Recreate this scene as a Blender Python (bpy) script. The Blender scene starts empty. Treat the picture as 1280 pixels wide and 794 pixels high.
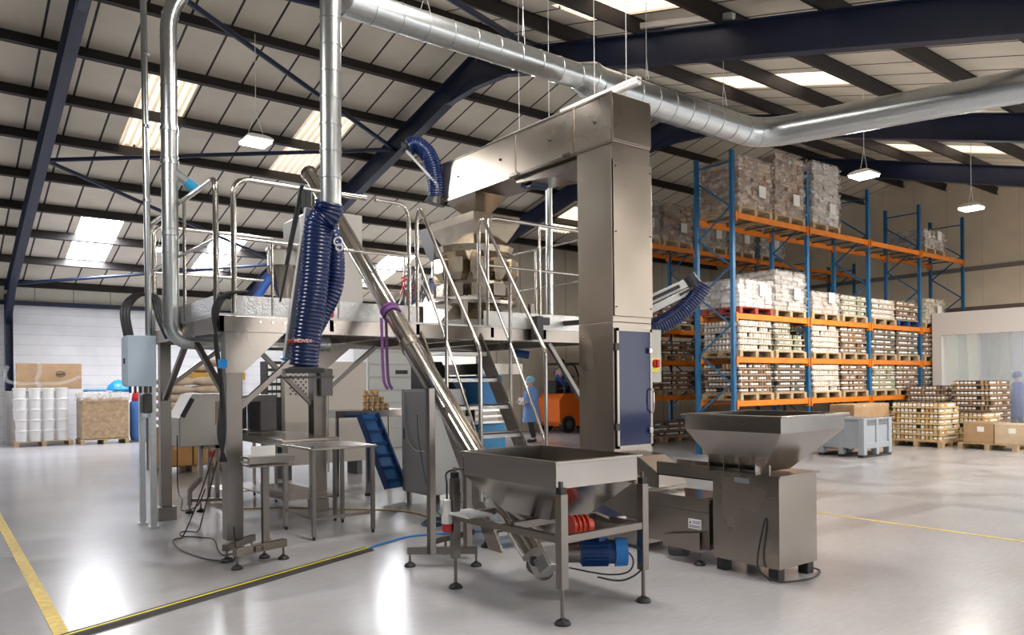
import bpy, math, random
from mathutils import Vector, Matrix
random.seed(7)
S = bpy.context.scene
COL = S.collection
PI = math.pi

# ------------------------------------------------------------------ camera, world, lights, exposure
TH = 0.6563
ROLL = 0.00955
cd = bpy.data.cameras.new('camera'); cam = bpy.data.objects.new('camera', cd); COL.objects.link(cam)
c0, s0 = math.cos(TH), math.sin(TH)
Mx = Matrix(((c0, 0, -s0), (-s0, 0, -c0), (0, 1, 0))).to_4x4()
cam.matrix_world = Matrix.Translation((0, 0, 1.6)) @ Mx @ Matrix.Rotation(-ROLL, 4, 'Z')
cd.sensor_width = 36.0; cd.lens = 948.0 / 1280 * 36; cd.shift_y = (478.8 - 397) / 1280
cd.clip_end = 200
S.camera = cam
S.view_settings.view_transform = 'Standard'; S.view_settings.look = 'None'
S.view_settings.gamma = 1; S.view_settings.exposure = 0.35
try: S.view_settings.use_curve_mapping = False
except Exception: pass
w = bpy.data.worlds.new('daylight'); S.world = w; w.use_nodes = True
w.node_tree.nodes['Background'].inputs[0].default_value = (0.90, 0.95, 1.0, 1)
w.node_tree.nodes['Background'].inputs[1].default_value = 0.5
S.cycles.max_bounces = 8; S.cycles.diffuse_bounces = 4; S.cycles.glossy_bounces = 4
S.cycles.transparent_max_bounces = 12
S.cycles.use_denoising = True
S.cycles.sample_clamp_indirect = 4.0

LAMP_W = 170.0
SKY_E = 34.0
def area(name, loc, size, power, col=(1, 0.96, 0.9), size_y=None, rot=(0, 0, 0), spread=None):
    l = bpy.data.lights.new(name, 'AREA'); l.energy = power; l.color = col
    l.shape = 'RECTANGLE'; l.size = size; l.size_y = size_y or size
    o = bpy.data.objects.new(name, l); o.location = loc; o.rotation_euler = rot
    COL.objects.link(o); return o
# unseen area light added behind the camera to brighten the hall
area('rear_fill_light', (13.0, -6.5, 2.4), 12.0, 260, (1.0, 0.98, 0.95), 3.6, (math.radians(97), 0, 0))


# ------------------------------------------------------------------ materials
def new_mat(n):
    m = bpy.data.materials.new(n); m.use_nodes = True
    return m, m.node_tree.nodes, m.node_tree.links, m.node_tree.nodes['Principled BSDF']
def mat(n, col, rough=0.5, metal=0.0, noise=0.0, nscale=8.0, bump=0.0, bscale=60.0, alpha=1.0, spec=None, stretch=None, rvar=0.0, coat=0.0, trans=0.0):
    m, N, L, B = new_mat(n)
    B.inputs['Base Color'].default_value = (*col, 1); B.inputs['Roughness'].default_value = rough
    B.inputs['Metallic'].default_value = metal; B.inputs['Alpha'].default_value = alpha
    if spec is not None: B.inputs['Specular IOR Level'].default_value = spec
    if coat: B.inputs['Coat Weight'].default_value = coat
    if trans: B.inputs['Transmission Weight'].default_value = trans
    tc = N.new('ShaderNodeTexCoord'); mp = N.new('ShaderNodeMapping'); L.new(tc.outputs['Object'], mp.inputs[0])
    if stretch: mp.inputs['Scale'].default_value = stretch
    if noise or rvar:
        t = N.new('ShaderNodeTexNoise'); t.inputs['Scale'].default_value = nscale; t.inputs['Detail'].default_value = 5
        L.new(mp.outputs[0], t.inputs['Vector'])
        if noise:
            r = N.new('ShaderNodeMapRange'); r.inputs['From Min'].default_value = .3; r.inputs['From Max'].default_value = .7
            r.inputs['To Min'].default_value = 1 - noise; r.inputs['To Max'].default_value = 1 + noise
            L.new(t.outputs[0], r.inputs[0])
            mx = N.new('ShaderNodeVectorMath'); mx.operation = 'SCALE'; mx.inputs[0].default_value = col
            L.new(r.outputs[0], mx.inputs['Scale']); L.new(mx.outputs[0], B.inputs['Base Color'])
        if rvar:
            r2 = N.new('ShaderNodeMapRange'); r2.inputs['From Min'].default_value = .3; r2.inputs['From Max'].default_value = .7
            r2.inputs['To Min'].default_value = max(.02, rough - rvar); r2.inputs['To Max'].default_value = rough + rvar
            L.new(t.outputs[0], r2.inputs[0]); L.new(r2.outputs[0], B.inputs['Roughness'])
    if bump:
        t2 = N.new('ShaderNodeTexNoise'); t2.inputs['Scale'].default_value = bscale; t2.inputs['Detail'].default_value = 4
        L.new(mp.outputs[0], t2.inputs['Vector'])
        b = N.new('ShaderNodeBump'); b.inputs['Strength'].default_value = bump; b.inputs['Distance'].default_value = 0.02
        L.new(t2.outputs[0], b.inputs['Height']); L.new(b.outputs[0], B.inputs['Normal'])
    return m
def emis(n, col, st):
    m, N, L, B = new_mat(n)
    B.inputs['Base Color'].default_value = (*col, 1); B.inputs['Emission Color'].default_value = (*col, 1)
    B.inputs['Emission Strength'].default_value = st; return m

steel = mat('brushed_stainless', (0.37, 0.33, 0.295), 0.25, 1.0, noise=.06, nscale=1.2, rvar=.05)
steel_v = mat('sheet_stainless', (0.40, 0.35, 0.30), 0.31, 1.0, noise=.07, nscale=1.0, rvar=.05, bump=.03, bscale=1.6)
steel_leg = mat('leg_stainless', (0.24, 0.215, 0.195), 0.34, 1.0, noise=.06, nscale=3)
polished = mat('polished_tube', (0.66, 0.62, 0.58), 0.15, 1.0)
hopper_steel = mat('hopper_stainless', (0.37, 0.34, 0.315), 0.21, 1.0, noise=.05, nscale=1.5, bump=.03, bscale=2.5, rvar=.04)
galv = mat('galvanised', (0.58, 0.61, 0.62), 0.30, 0.95, noise=.06, nscale=40)
checker = mat('checker_plate', (0.62, 0.62, 0.62), 0.32, 0.9, bump=.5, bscale=45)
white_p = mat('white_plastic', (0.80, 0.80, 0.79), 0.4)
black_r = mat('black_rubber', (0.018, 0.018, 0.02), 0.5)
black_m = mat('black_metal', (0.03, 0.03, 0.035), 0.45)
dgrey = mat('dark_grey', (0.10, 0.10, 0.105), 0.5)
lblue = mat('pale_blue_paint', (0.50, 0.60, 0.70), 0.4)
blue_rack = mat('rack_blue', (0.010, 0.115, 0.27), 0.38, noise=.15, nscale=6)
orange = mat('rack_orange', (0.72, 0.20, 0.012), 0.40, noise=.12, nscale=5)
navy = mat('navy_paint', (0.009, 0.017, 0.052), 0.45, noise=.15, nscale=3)
navy2 = mat('navy_tube_paint', (0.012, 0.022, 0.06), 0.40)
purlin_m = mat('purlin_paint', (0.022, 0.017, 0.016), 0.55, noise=.2, nscale=3)
hose_m = mat('blue_hose', (0.005, 0.018, 0.085), 0.25)
motor_b = mat('motor_blue', (0.008, 0.045, 0.18), 0.4)
belt_b = mat('belt_blue', (0.01, 0.20, 0.60), 0.45)
red = mat('red_plastic', (0.55, 0.02, 0.03), 0.4)
orange_red = mat('orange_red_motor', (0.62, 0.07, 0.03), 0.45)
wood = mat('pallet_wood', (0.46, 0.34, 0.20), 0.8, noise=.25, nscale=9)
card = mat('cardboard', (0.42, 0.27, 0.15), 0.8, noise=.10, nscale=5)
card2 = mat('pale_cardboard', (0.58, 0.45, 0.30), 0.8, noise=.10, nscale=5)
card_o = mat('tan_carton', (0.50, 0.27, 0.10), 0.75, noise=.10, nscale=5)
sack_m = mat('paper_sack', (0.62, 0.50, 0.38), 0.75, noise=.12, nscale=7, bump=.4, bscale=14)
label_w = mat('white_label', (0.85, 0.84, 0.82), 0.5)
pail_m = mat('white_pail', (0.80, 0.79, 0.77), 0.35)
film = mat('stretch_film', (0.85, 0.85, 0.86), 0.08, alpha=0.13, bump=1.0, bscale=11)
def film_mat():
    m = mat('crinkled_film', (0.80, 0.77, 0.74), 0.10, bump=1.0, bscale=26, stretch=(1, 1, 2.2)); N, L = m.node_tree.nodes, m.node_tree.links
    tc = N.new('ShaderNodeTexCoord'); n = N.new('ShaderNodeTexNoise'); n.inputs['Scale'].default_value = 7; n.inputs['Detail'].default_value = 8; n.inputs['Roughness'].default_value = .75
    L.new(tc.outputs['Object'], n.inputs['Vector'])
    r = N.new('ShaderNodeMapRange'); r.inputs['From Min'].default_value = .42; r.inputs['From Max'].default_value = .66; r.inputs['To Min'].default_value = .03; r.inputs['To Max'].default_value = .75
    L.new(n.outputs[0], r.inputs[0]); L.new(r.outputs[0], N['Principled BSDF'].inputs['Alpha']); return m
film_d = film_mat()
purple = mat('purple_strap', (0.17, 0.065, 0.22), 0.8)
yellow = mat('floor_yellow', (0.72, 0.52, 0.10), 0.5, noise=.2, nscale=20)
yel_b = mat('ramp_yellow', (0.80, 0.70, 0.05), 0.5)
hose_bl = mat('air_line_blue', (0.02, 0.20, 0.60), 0.4)
fork_o = mat('forklift_orange', (0.85, 0.17, 0.015), 0.4)
coat_b = mat('lab_coat_blue', (0.16, 0.30, 0.62), 0.8)
coat_d = mat('overall_blue', (0.03, 0.08, 0.30), 0.8)
skin_m = mat('skin', (0.60, 0.36, 0.27), 0.55)
cap_m = mat('hairnet', (0.25, 0.55, 0.72), 0.8)
lamp_e = emis('lamp_lens', (1, 0.98, 0.95), 22)
tube_off = mat('batten_white', (0.82, 0.83, 0.83), 0.3)
clear = mat('clear_window', (0.02, 0.03, 0.10), 0.08, alpha=0.75)
belt_dk = mat('bucket_blue', (0.02, 0.035, 0.12), 0.35)
grey_p = mat('grey_plastic', (0.33, 0.36, 0.40), 0.5)
mach_w = mat('machine_white', (0.62, 0.64, 0.62), 0.45)
mach_g = mat('machine_grey', (0.36, 0.34, 0.33), 0.45)
glossblk = mat('black_panel', (0.02, 0.02, 0.02), 0.25)
honey = mat('honey_jar', (0.62, 0.33, 0.10), 0.35)
blue_film = mat('blue_bag', (0.01, 0.28, 0.75), 0.35, bump=.6, bscale=12)

def floor_mat():
    m, N, L, B = new_mat('epoxy_floor')
    tc = N.new('ShaderNodeTexCoord')
    n1 = N.new('ShaderNodeTexNoise'); n1.inputs['Scale'].default_value = .55; n1.inputs['Detail'].default_value = 6
    L.new(tc.outputs['Object'], n1.inputs['Vector'])
    cr = N.new('ShaderNodeValToRGB'); cr.color_ramp.elements[0].position = .32; cr.color_ramp.elements[1].position = .7
    cr.color_ramp.elements[0].color = (0.39, 0.38, 0.39, 1); cr.color_ramp.elements[1].color = (0.45, 0.45, 0.48, 1)
    L.new(n1.outputs[0], cr.inputs[0])
    # scuffs
    mp = N.new('ShaderNodeMapping'); mp.inputs['Scale'].default_value = (3, 14, 1); mp.inputs['Rotation'].default_value = (0, 0, .5)
    L.new(tc.outputs['Object'], mp.inputs[0])
    n2 = N.new('ShaderNodeTexNoise'); n2.inputs['Scale'].default_value = 2.2; n2.inputs['Detail'].default_value = 8
    L.new(mp.outputs[0], n2.inputs['Vector'])
    r = N.new('ShaderNodeMapRange'); r.inputs['From Min'].default_value = .35; r.inputs['From Max'].default_value = .65
    r.inputs['To Min'].default_value = .96; r.inputs['To Max'].default_value = 1.03; L.new(n2.outputs[0], r.inputs[0])
    vm = N.new('ShaderNodeVectorMath'); vm.operation = 'SCALE'; L.new(cr.outputs[0], vm.inputs[0]); L.new(r.outputs[0], vm.inputs['Scale'])
    L.new(vm.outputs[0], B.inputs['Base Color'])
    r2 = N.new('ShaderNodeMapRange'); r2.inputs['To Min'].default_value = .21; r2.inputs['To Max'].default_value = .25
    L.new(n2.outputs[0], r2.inputs[0]); L.new(r2.outputs[0], B.inputs['Roughness'])
    B.inputs['Specular IOR Level'].default_value = .42
    n3 = N.new('ShaderNodeTexNoise'); n3.inputs['Scale'].default_value = 6; n3.inputs['Detail'].default_value = 3
    L.new(tc.outputs['Object'], n3.inputs['Vector'])
    b = N.new('ShaderNodeBump'); b.inputs['Strength'].default_value = .07; b.inputs['Distance'].default_value = .01
    L.new(n3.outputs[0], b.inputs['Height']); L.new(b.outputs[0], B.inputs['Normal'])
    return m
def panel_mat(n, col, joint, sx, axis='X', jw=.022, off=0.0, metal=0, rough=.7):
    """sheeting: narrow dark joints every sx metres along axis, in the sheet itself"""
    m, N, L, B = new_mat(n)
    tc = N.new('ShaderNodeTexCoord'); sp = N.new('ShaderNodeSeparateXYZ'); L.new(tc.outputs['Object'], sp.inputs[0])
    a = N.new('ShaderNodeMath'); a.operation = 'ADD'; a.inputs[1].default_value = 0.5 * sx + off; L.new(sp.outputs[axis], a.inputs[0])
    d = N.new('ShaderNodeMath'); d.operation = 'DIVIDE'; d.inputs[1].default_value = sx; L.new(a.outputs[0], d.inputs[0])
    f = N.new('ShaderNodeMath'); f.operation = 'FRACT'; L.new(d.outputs[0], f.inputs[0])
    lt = N.new('ShaderNodeMath'); lt.operation = 'LESS_THAN'; lt.inputs[1].default_value = jw / sx; L.new(f.outputs[0], lt.inputs[0])
    n1 = N.new('ShaderNodeTexNoise'); n1.inputs['Scale'].default_value = 1.5; n1.inputs['Detail'].default_value = 5; L.new(tc.outputs['Object'], n1.inputs['Vector'])
    r = N.new('ShaderNodeMapRange'); r.inputs['From Min'].default_value = .3; r.inputs['From Max'].default_value = .7
    r.inputs['To Min'].default_value = .92; r.inputs['To Max'].default_value = 1.06; L.new(n1.outputs[0], r.inputs[0])
    vm = N.new('ShaderNodeVectorMath'); vm.operation = 'SCALE'; vm.inputs[0].default_value = col; L.new(r.outputs[0], vm.inputs['Scale'])
    mx = N.new('ShaderNodeMix'); mx.data_type = 'RGBA'; L.new(lt.outputs[0], mx.inputs['Factor'])
    L.new(vm.outputs[0], mx.inputs['A']); mx.inputs['B'].default_value = (*joint, 1)
    L.new(mx.outputs['Result'], B.inputs['Base Color']); B.inputs['Roughness'].default_value = rough; B.inputs['Metallic'].default_value = metal
    return m
floor_m = floor_mat()
roof_m = panel_mat('roof_lining', (0.80, 0.73, 0.60), (0.03, 0.025, 0.025), 0.658, 'X', .04, 0.12)
wall_m = panel_mat('white_wall_sheet', (0.88, 0.88, 0.90), (0.62, 0.62, 0.64), 0.30, 'Z', .012)
wallc_m = panel_mat('cream_wall_sheet', (0.82, 0.78, 0.66), (0.42, 0.40, 0.36), 1.0, 'X', .03)
walle_m = panel_mat('beige_wall_sheet', (0.82, 0.71, 0.55), (0.68, 0.58, 0.45), 1.0, 'Y', .02)
room_m = mat('cold_room_white', (0.66, 0.62, 0.59), 0.5)

# ------------------------------------------------------------------ mesh helpers
class MB:
    def __init__(s): s.v = []; s.f = []; s.m = []
    def add(s, vs, fs, mi=0):
        b = len(s.v); s.v += [tuple(x) for x in vs]; s.f += [tuple(b + i for i in f) for f in fs]; s.m += [mi] * len(fs); return s
    def box(s, x0, x1, y0, y1, z0, z1, mi=0, M=None):
        vs = [Vector((x, y, z)) for z in (z0, z1) for y in (y0, y1) for x in (x0, x1)]
        if M is not None: vs = [M @ v for v in vs]
        return s.add(vs, [(0, 2, 3, 1), (4, 5, 7, 6), (0, 1, 5, 4), (2, 6, 7, 3), (0, 4, 6, 2), (1, 3, 7, 5)], mi)
    def bar(s, p, q, wd, h, mi=0, up=(0, 0, 1)):
        p, q = Vector(p), Vector(q); d = (q - p).normalized(); u = Vector(up)
        if abs(d.dot(u)) > .99: u = Vector((0, 1, 0))
        a = d.cross(u).normalized() * wd / 2; b = a.cross(d).normalized() * h / 2
        vs = [e + i * a + j * b for e in (p, q) for i, j in ((-1, -1), (1, -1), (1, 1), (-1, 1))]
        return s.add(vs, [(0, 1, 2, 3), (7, 6, 5, 4), (0, 4, 5, 1), (1, 5, 6, 2), (2, 6, 7, 3), (3, 7, 4, 0)], mi)
    def ring_frames(s, pts):
        pts = [Vector(p) for p in pts]; fr = []; pa = None
        for i, p in enumerate(pts):
            d = (pts[min(i + 1, len(pts) - 1)] - pts[max(i - 1, 0)]).normalized()
            if pa is None:
                u = Vector((0, 0, 1)) if abs(d.z) < .9 else Vector((1, 0, 0)); pa = (u - d * u.dot(d)).normalized()
            else: pa = (pa - d * pa.dot(d)).normalized()
            fr.append((p, pa.copy(), d.cross(pa).normalized()))
        return fr
    def tube(s, pts, r, n=12, mi=0, caps=True, rs=None):
        fr = s.ring_frames(pts); vs = []; fs = []
        for i, (p, a, b) in enumerate(fr):
            rr = rs[i] if rs else r
            for k in range(n):
                t = 2 * PI * k / n; vs.append(p + a * math.cos(t) * rr + b * math.sin(t) * rr)
        for i in range(len(fr) - 1):
            for k in range(n):
                fs.append((i * n + k, i * n + (k + 1) % n, (i + 1) * n + (k + 1) % n, (i + 1) * n + k))
        if caps: fs.append(tuple(range(n - 1, -1, -1))); fs.append(tuple((len(fr) - 1) * n + k for k in range(n)))
        return s.add(vs, fs, mi)
    def cyl(s, p, q, r, r2=None, n=16, mi=0): return s.tube([p, q], r, n, mi, True, [r, r if r2 is None else r2])
    def lathe(s, prof, c=(0, 0, 0), n=20, mi=0, M=None):
        pts = []
        for r, z in prof:
            for k in range(n):
                t = 2 * PI * k / n; v = Vector((r * math.cos(t), r * math.sin(t), z))
                if M is not None: v = M @ v
                pts.append(v + Vector(c))
        fs = []
        for i in range(len(prof) - 1):
            for k in range(n): fs.append((i * n + k, i * n + (k + 1) % n, (i + 1) * n + (k + 1) % n, (i + 1) * n + k))
        fs.append(tuple(range(n - 1, -1, -1))); fs.append(tuple((len(prof) - 1) * n + k for k in range(n)))
        return s.add(pts, fs, mi)
    def rect_loft(s, rings, mi=0, closed=True):
        """rings: (x0,x1,y0,y1,z)"""
        vs = []; fs = []
        for x0, x1, y0, y1, z in rings: vs += [(x0, y0, z), (x1, y0, z), (x1, y1, z), (x0, y1, z)]
        for i in range(len(rings) - 1):
            for k in range(4): fs.append((i * 4 + k, i * 4 + (k + 1) % 4, (i + 1) * 4 + (k + 1) % 4, (i + 1) * 4 + k))
        if closed: fs.append((3, 2, 1, 0)); n = len(rings) - 1; fs.append((n * 4, n * 4 + 1, n * 4 + 2, n * 4 + 3))
        return s.add(vs, fs, mi)
    def prism(s, poly, axis, a, b, mi=0):
        """poly: 2D points in the plane normal to axis ('X','Y','Z'), extruded a..b"""
        def P(u, v, t): return {'X': (t, u, v), 'Y': (u, t, v), 'Z': (u, v, t)}[axis]
        n = len(poly); vs = [P(u, v, a) for u, v in poly] + [P(u, v, b) for u, v in poly]
        fs = [tuple(range(n))[::-1], tuple(range(n, 2 * n))] + [(i, (i + 1) % n, n + (i + 1) % n, n + i) for i in range(n)]
        return s.add(vs, fs, mi)
    def build(s, name, mats, parent=None, smooth=False, bevel=0, auto=None):
        me = bpy.data.meshes.new(name)
        me.from_pydata([tuple(v) for v in s.v], [], s.f)
        for m in (mats if isinstance(mats, (list, tuple)) else [mats]): me.materials.append(m)
        me.polygons.foreach_set('material_index', s.m)
        me.update()
        import bmesh
        bm = bmesh.new(); bm.from_mesh(me); bmesh.ops.recalc_face_normals(bm, faces=bm.faces); bm.to_mesh(me); bm.free()
        if smooth:
            me.polygons.foreach_set('use_smooth', [True] * len(me.polygons))
            try: me.set_sharp_from_angle(angle=math.radians(auto or 40))
            except Exception: pass
        o = bpy.data.objects.new(name, me); COL.objects.link(o)
        if parent is not None: attach(o, parent)
        if bevel:
            b = o.modifiers.new('edge', 'BEVEL'); b.width = bevel; b.segments = 2; b.limit_method = 'ANGLE'
        return o
ORG = {}
def world_loc(o):
    l = Vector(o.location); p = o.parent
    while p is not None: l += Vector(p.location); p = p.parent
    return l
def attach(o, p):
    """o's mesh is in world space: keep it there under p"""
    o.parent = p; o.location = -world_loc(p) if not ORG.get('local') else Vector((0, 0, 0))
def tag(o, label=None, cat=None, group=None, kind=None):
    if label: o['label'] = label
    if cat: o['category'] = cat
    if group: o['group'] = group
    if kind: o['kind'] = kind
    return o
def thing(name, loc, label, cat, group=None):
    o = bpy.data.objects.new(name, None); COL.objects.link(o); o.location = loc; o.empty_display_size = .1
    return tag(o, label, cat, group)
class local:
    def __enter__(s): ORG['local'] = True
    def __exit__(s, *a): ORG['local'] = False
def copy_tree(o, parent=None):
    c = o.copy(); COL.objects.link(c)
    if parent is not None: c.parent = parent
    for ch in list(o.children): copy_tree(ch, c)
    return c
def put(proto, used, loc, rz=0.0, label=None, group=None):
    o = copy_tree(proto) if used else proto
    o.location = loc; o.rotation_euler = (0, 0, rz)
    if label: o['label'] = label
    if group: o['group'] = group
    return o
def struct(o): o['kind'] = 'structure'; return o
def arc(c, r, a0, a1, n, u, v):
    c, u, v = Vector(c), Vector(u), Vector(v)
    return [c + u * r * math.cos(a0 + (a1 - a0) * i / n) + v * r * math.sin(a0 + (a1 - a0) * i / n) for i in range(n + 1)]
def rounded(pts, r, n=6):
    """round the corners of a polyline"""
    P = [Vector(p) for p in pts]; out = [P[0]]
    for i in range(1, len(P) - 1):
        a, b, c = P[i - 1], P[i], P[i + 1]; d1 = (a - b); d2 = (c - b)
        rr = min(r, d1.length * .49, d2.length * .49); s1 = b + d1.normalized() * rr; e1 = b + d2.normalized() * rr
        for k in range(n + 1):
            t = k / n; out.append(s1 * (1 - t) ** 2 + b * 2 * t * (1 - t) + e1 * t * t)
    out.append(P[-1]); return out
def smoothpath(pts, k=6):
    P = [Vector(p) for p in pts]; out = []
    for i in range(len(P) - 1):
        p0 = P[max(i - 1, 0)]; p1 = P[i]; p2 = P[i + 1]; p3 = P[min(i + 2, len(P) - 1)]
        for j in range(k):
            t = j / k
            out.append(.5 * ((2 * p1) + (p2 - p0) * t + (2 * p0 - 5 * p1 + 4 * p2 - p3) * t * t + (3 * p1 - p0 - 3 * p2 + p3) * t ** 3))
    out.append(P[-1])
    zm = min(p.z for p in P)
    for p in out: p.z = max(p.z, zm)
    return out

# ------------------------------------------------------------------ building shell
YR, ZR, SL, SR = 11.85, 8.10, .24, .28
def zroof(y): return ZR - (SL * (y - YR) if y > YR else SR * (YR - y))
XA, XB, YA, YB = -7.0, 25.4, -4.0, 26.3
struct(MB().box(XA, 27.5, -9, YB + .3, -.12, 0).build('floor', floor_m))
m = MB().box(XA, 27.5, YB, YB + .2, 0, 4.1); struct(m.build('wall_north_lower', wall_m))
struct(MB().box(XA, 27.5, YB - .02, YB + .2, 4.1, zroof(YB) + .02).build('wall_north_upper', wallc_m))
struct(MB().box(XA, 14.0, YB - .14, YB - .02, 4.0, 4.13).build('trim_1', navy))
# inner partition closing off the far corner of the hall
struct(MB().box(14.1, XB, 19.65, 19.8, 0, zroof(19.8) - .01).build('wall_partition', wallc_m))
struct(MB().prism([(19.65, 0), (YB, 0), (YB, zroof(YB) - .01), (19.65, zroof(19.65) - .01)], 'X', 14.0, 14.1).build('wall_partition_return', wallc_m))
struct(MB().prism([(YA, 0), (YB, 0), (YB, zroof(YB)), (YR, ZR), (YA, zroof(YA))], 'X', XB, XB + .2).build('wall_east', walle_m))
struct(MB().box(XB - .10, XB - .002, YA, YB - .2, 4.90, 5.02).build('trim_2', mat('girt_grey', (0.20, 0.19, 0.18), .6)))
struct(MB().box(XB - .06, XB - .002, 7.5, 10.6, 3.62, 3.80).build('trim_3', mat('brown_plank', (0.16, 0.12, 0.10), .7)))
struct(MB().prism([(YA, 0), (YB, 0), (YB, zroof(YB)), (YR, ZR), (YA, zroof(YA))], 'X', XA - .2, XA).build('wall_west', mat('west_wall_grey', (.16, .145, .13), .7)))  # unseen wall, put in dark to cut side light and steel reflections
# roof lining, with holes left for the rooflights
SKYL = [(3.22, 4.12, 15.00, 17.68), (6.42, 7.40, 15.0, 17.9), (3.05, 4.0, 21.3, 24.1), (6.35, 7.25, 21.4, 24.1), (11.75, 12.7, 21.3, 24.1), (15.45, 16.7, 16.9, 18.6), (-3.6, -2.6, 21.3, 24.1)]  # last one is out of view, added for light near the far wall
SKYR = [(11.68, 12.58, 6.2, 9.0), (18.40, 19.35, 6.2, 9.0), (7.3, 8.1, 6.2, 8.45), (3.3, 4.2, 3.0, 5.6), (6.3, 7.3, -3.2, -.6), (16.2, 17.2, -.5, 2.0), (20.2, 21.2, -.5, 2.6), (23.2, 24.2, -.5, 2.6), (18.2, 19.2, -3.5, -.8), (22.0, 23.0, -3.5, -.8)]  # all after the third are out of view, added as fill light
def roof_half(name, y0, y1, sk):
    mb = MB(); xs = sorted({XA, XB} | {v for q in sk for v in q[:2]}); ys = sorted({y0, y1} | {v for q in sk for v in q[2:]})
    for a, b in zip(xs, xs[1:]):
        for c, d in zip(ys, ys[1:]):
            if any(q[0] <= (a + b) / 2 <= q[1] and q[2] <= (c + d) / 2 <= q[3] for q in sk): continue
            vs = [(x, y, zroof(y) + dz) for dz in (0, .06) for x, y in ((a, c), (b, c), (b, d), (a, d))]
            mb.add(vs, [(0, 1, 2, 3), (7, 6, 5, 4), (0, 4, 5, 1), (2, 6, 7, 3), (1, 5, 6, 2), (3, 7, 4, 0)])
    return struct(mb.build(name, roof_m))
roof_half('ceiling', YR, YB, SKYL); roof_half('ceiling', YA, YR, SKYR)
sky_cool = emis('rooflight_bright', (0.93, 0.95, 1.0), SKY_E)
def aged(n, col, st, dirt):
    m = emis(n, col, st); N, L = m.node_tree.nodes, m.node_tree.links; B = N['Principled BSDF']
    tc = N.new('ShaderNodeTexCoord'); sp = N.new('ShaderNodeSeparateXYZ'); L.new(tc.outputs['Object'], sp.inputs[0])
    a = N.new('ShaderNodeMath'); a.operation = 'MULTIPLY'; a.inputs[1].default_value = 2 * PI / .152; L.new(sp.outputs['X'], a.inputs[0])
    c = N.new('ShaderNodeMath'); c.operation = 'COSINE'; L.new(a.outputs[0], c.inputs[0])
    nz = N.new('ShaderNodeTexNoise'); nz.inputs['Scale'].default_value = 14; L.new(tc.outputs['Object'], nz.inputs['Vector'])
    ad = N.new('ShaderNodeMath'); ad.operation = 'ADD'; L.new(c.outputs[0], ad.inputs[0]); L.new(nz.outputs[0], ad.inputs[1])
    r = N.new('ShaderNodeMapRange'); r.inputs['From Min'].default_value = -.6; r.inputs['From Max'].default_value = .8
    r.inputs['To Min'].default_value = st * dirt; r.inputs['To Max'].default_value = st; L.new(ad.outputs[0], r.inputs[0])
    L.new(r.outputs[0], B.inputs['Emission Strength']); return m
sky_fill = emis('rooflight_added_fill', (1.0, 0.95, 0.88), 24.0)  # glow of the added out-of-view rooflights only
sky_warm = aged('rooflight_aged', (1.0, 0.86, 0.68), .95, .30)
sky_warm2 = aged('rooflight_aged_warm', (1.0, 0.84, 0.68), 1.3, .55)
def rooflight(q, i, m):
    mb = MB(); n = 66; x0, x1, y0, y1 = q; vs = []; fs = []
    for k in range(n + 1):
        x = x0 + (x1 - x0) * k / n; dz = .035 + .030 * math.cos(2 * PI * (x - x0) / .152)
        vs += [(x, y0, zroof(y0) + dz), (x, y1, zroof(y1) + dz)]
    for k in range(n): fs.append((2 * k, 2 * k + 2, 2 * k + 3, 2 * k + 1))
    mb.add(vs, fs); o = mb.build('window_%d' % i, m, smooth=True, auto=80); struct(o)
for i, q in enumerate(SKYL): rooflight(q, i + 1, sky_warm if q[2] < 20 else sky_cool)
for i, q in enumerate(SKYR): rooflight(q, i + 20, sky_warm2 if i < 3 else sky_fill)
# purlins
py = [13.2, 14.71, 16.21, 17.68, 19.31, 20.88, 22.39, 24.14, 25.95] + [10.5, 9.06, 7.62, 6.15, 4.7, 3.25, 1.8, .35, -1.1, -2.55]
for y in py + [YR]:
    z = zroof(y) - .005; s = -SL if y > YR else SR
    if y == YR: s = 0
    M = Matrix.Translation((0, y, z)) @ Matrix.Rotation(math.atan(s), 4, 'X')
    mb = MB(); mb.box(XA, XB - .005, -.012, .012, -.22, 0, M=M).box(XA, XB - .005, -.012, .07, -.012, 0, M=M).box(XA, XB - .005, -.07, .012, -.22, -.205, M=M)
    struct(mb.build('trim_purlin', purlin_m))
# portal frames
def rafter(X, name):
    mb = MB()
    def zc(y): return zroof(y) - .225 - .225
    for (ya, yb) in ((YR, YB - .1), (YR, YA)):
        p, q = (X, ya, zc(ya)), (X, yb, zc(yb))
        for dz, hh, ww in ((0, .42, .012), (.22, .018, .19), (-.22, .018, .19)):
            mb.bar((p[0], p[1], p[2] + dz), (q[0], q[1], q[2] + dz), ww, hh)
    # haunch at the ridge and at the eaves
    mb.prism([(YR - 1.1, zc(YR - 1.1) - .2), (YR, zc(YR) - .42), (YR + 1.1, zc(YR + 1.1) - .2), (YR, zc(YR) + .1)], 'X', X - .07, X + .07)
    mb.prism([(YB - 2.2, zc(YB - 2.2) - .2), (YB - .25, zc(YB) - .75), (YB - .25, zc(YB))], 'X', X - .07, X + .07)
    for dx in (-.095, .095 - .012): mb.box(X + dx, X + dx + .012, YB - .42, YB - .02, 0, zc(YB) + .1)
    mb.box(X - .09, X + .09, YB - .24, YB - .22, 0, zc(YB) + .1)
    struct(mb.build(name, navy))
for X in (1.85, 8.33, 14.0, 19.67): rafter(X, 'trim_portal_frame')
rafter(-4.4, 'trim_portal_frame')
def brace(p, q, r=.045): struct(MB().cyl(p, q, r, n=10).build('trim_brace', navy2, smooth=True))
def zb(y): return zroof(y) - .5
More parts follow.
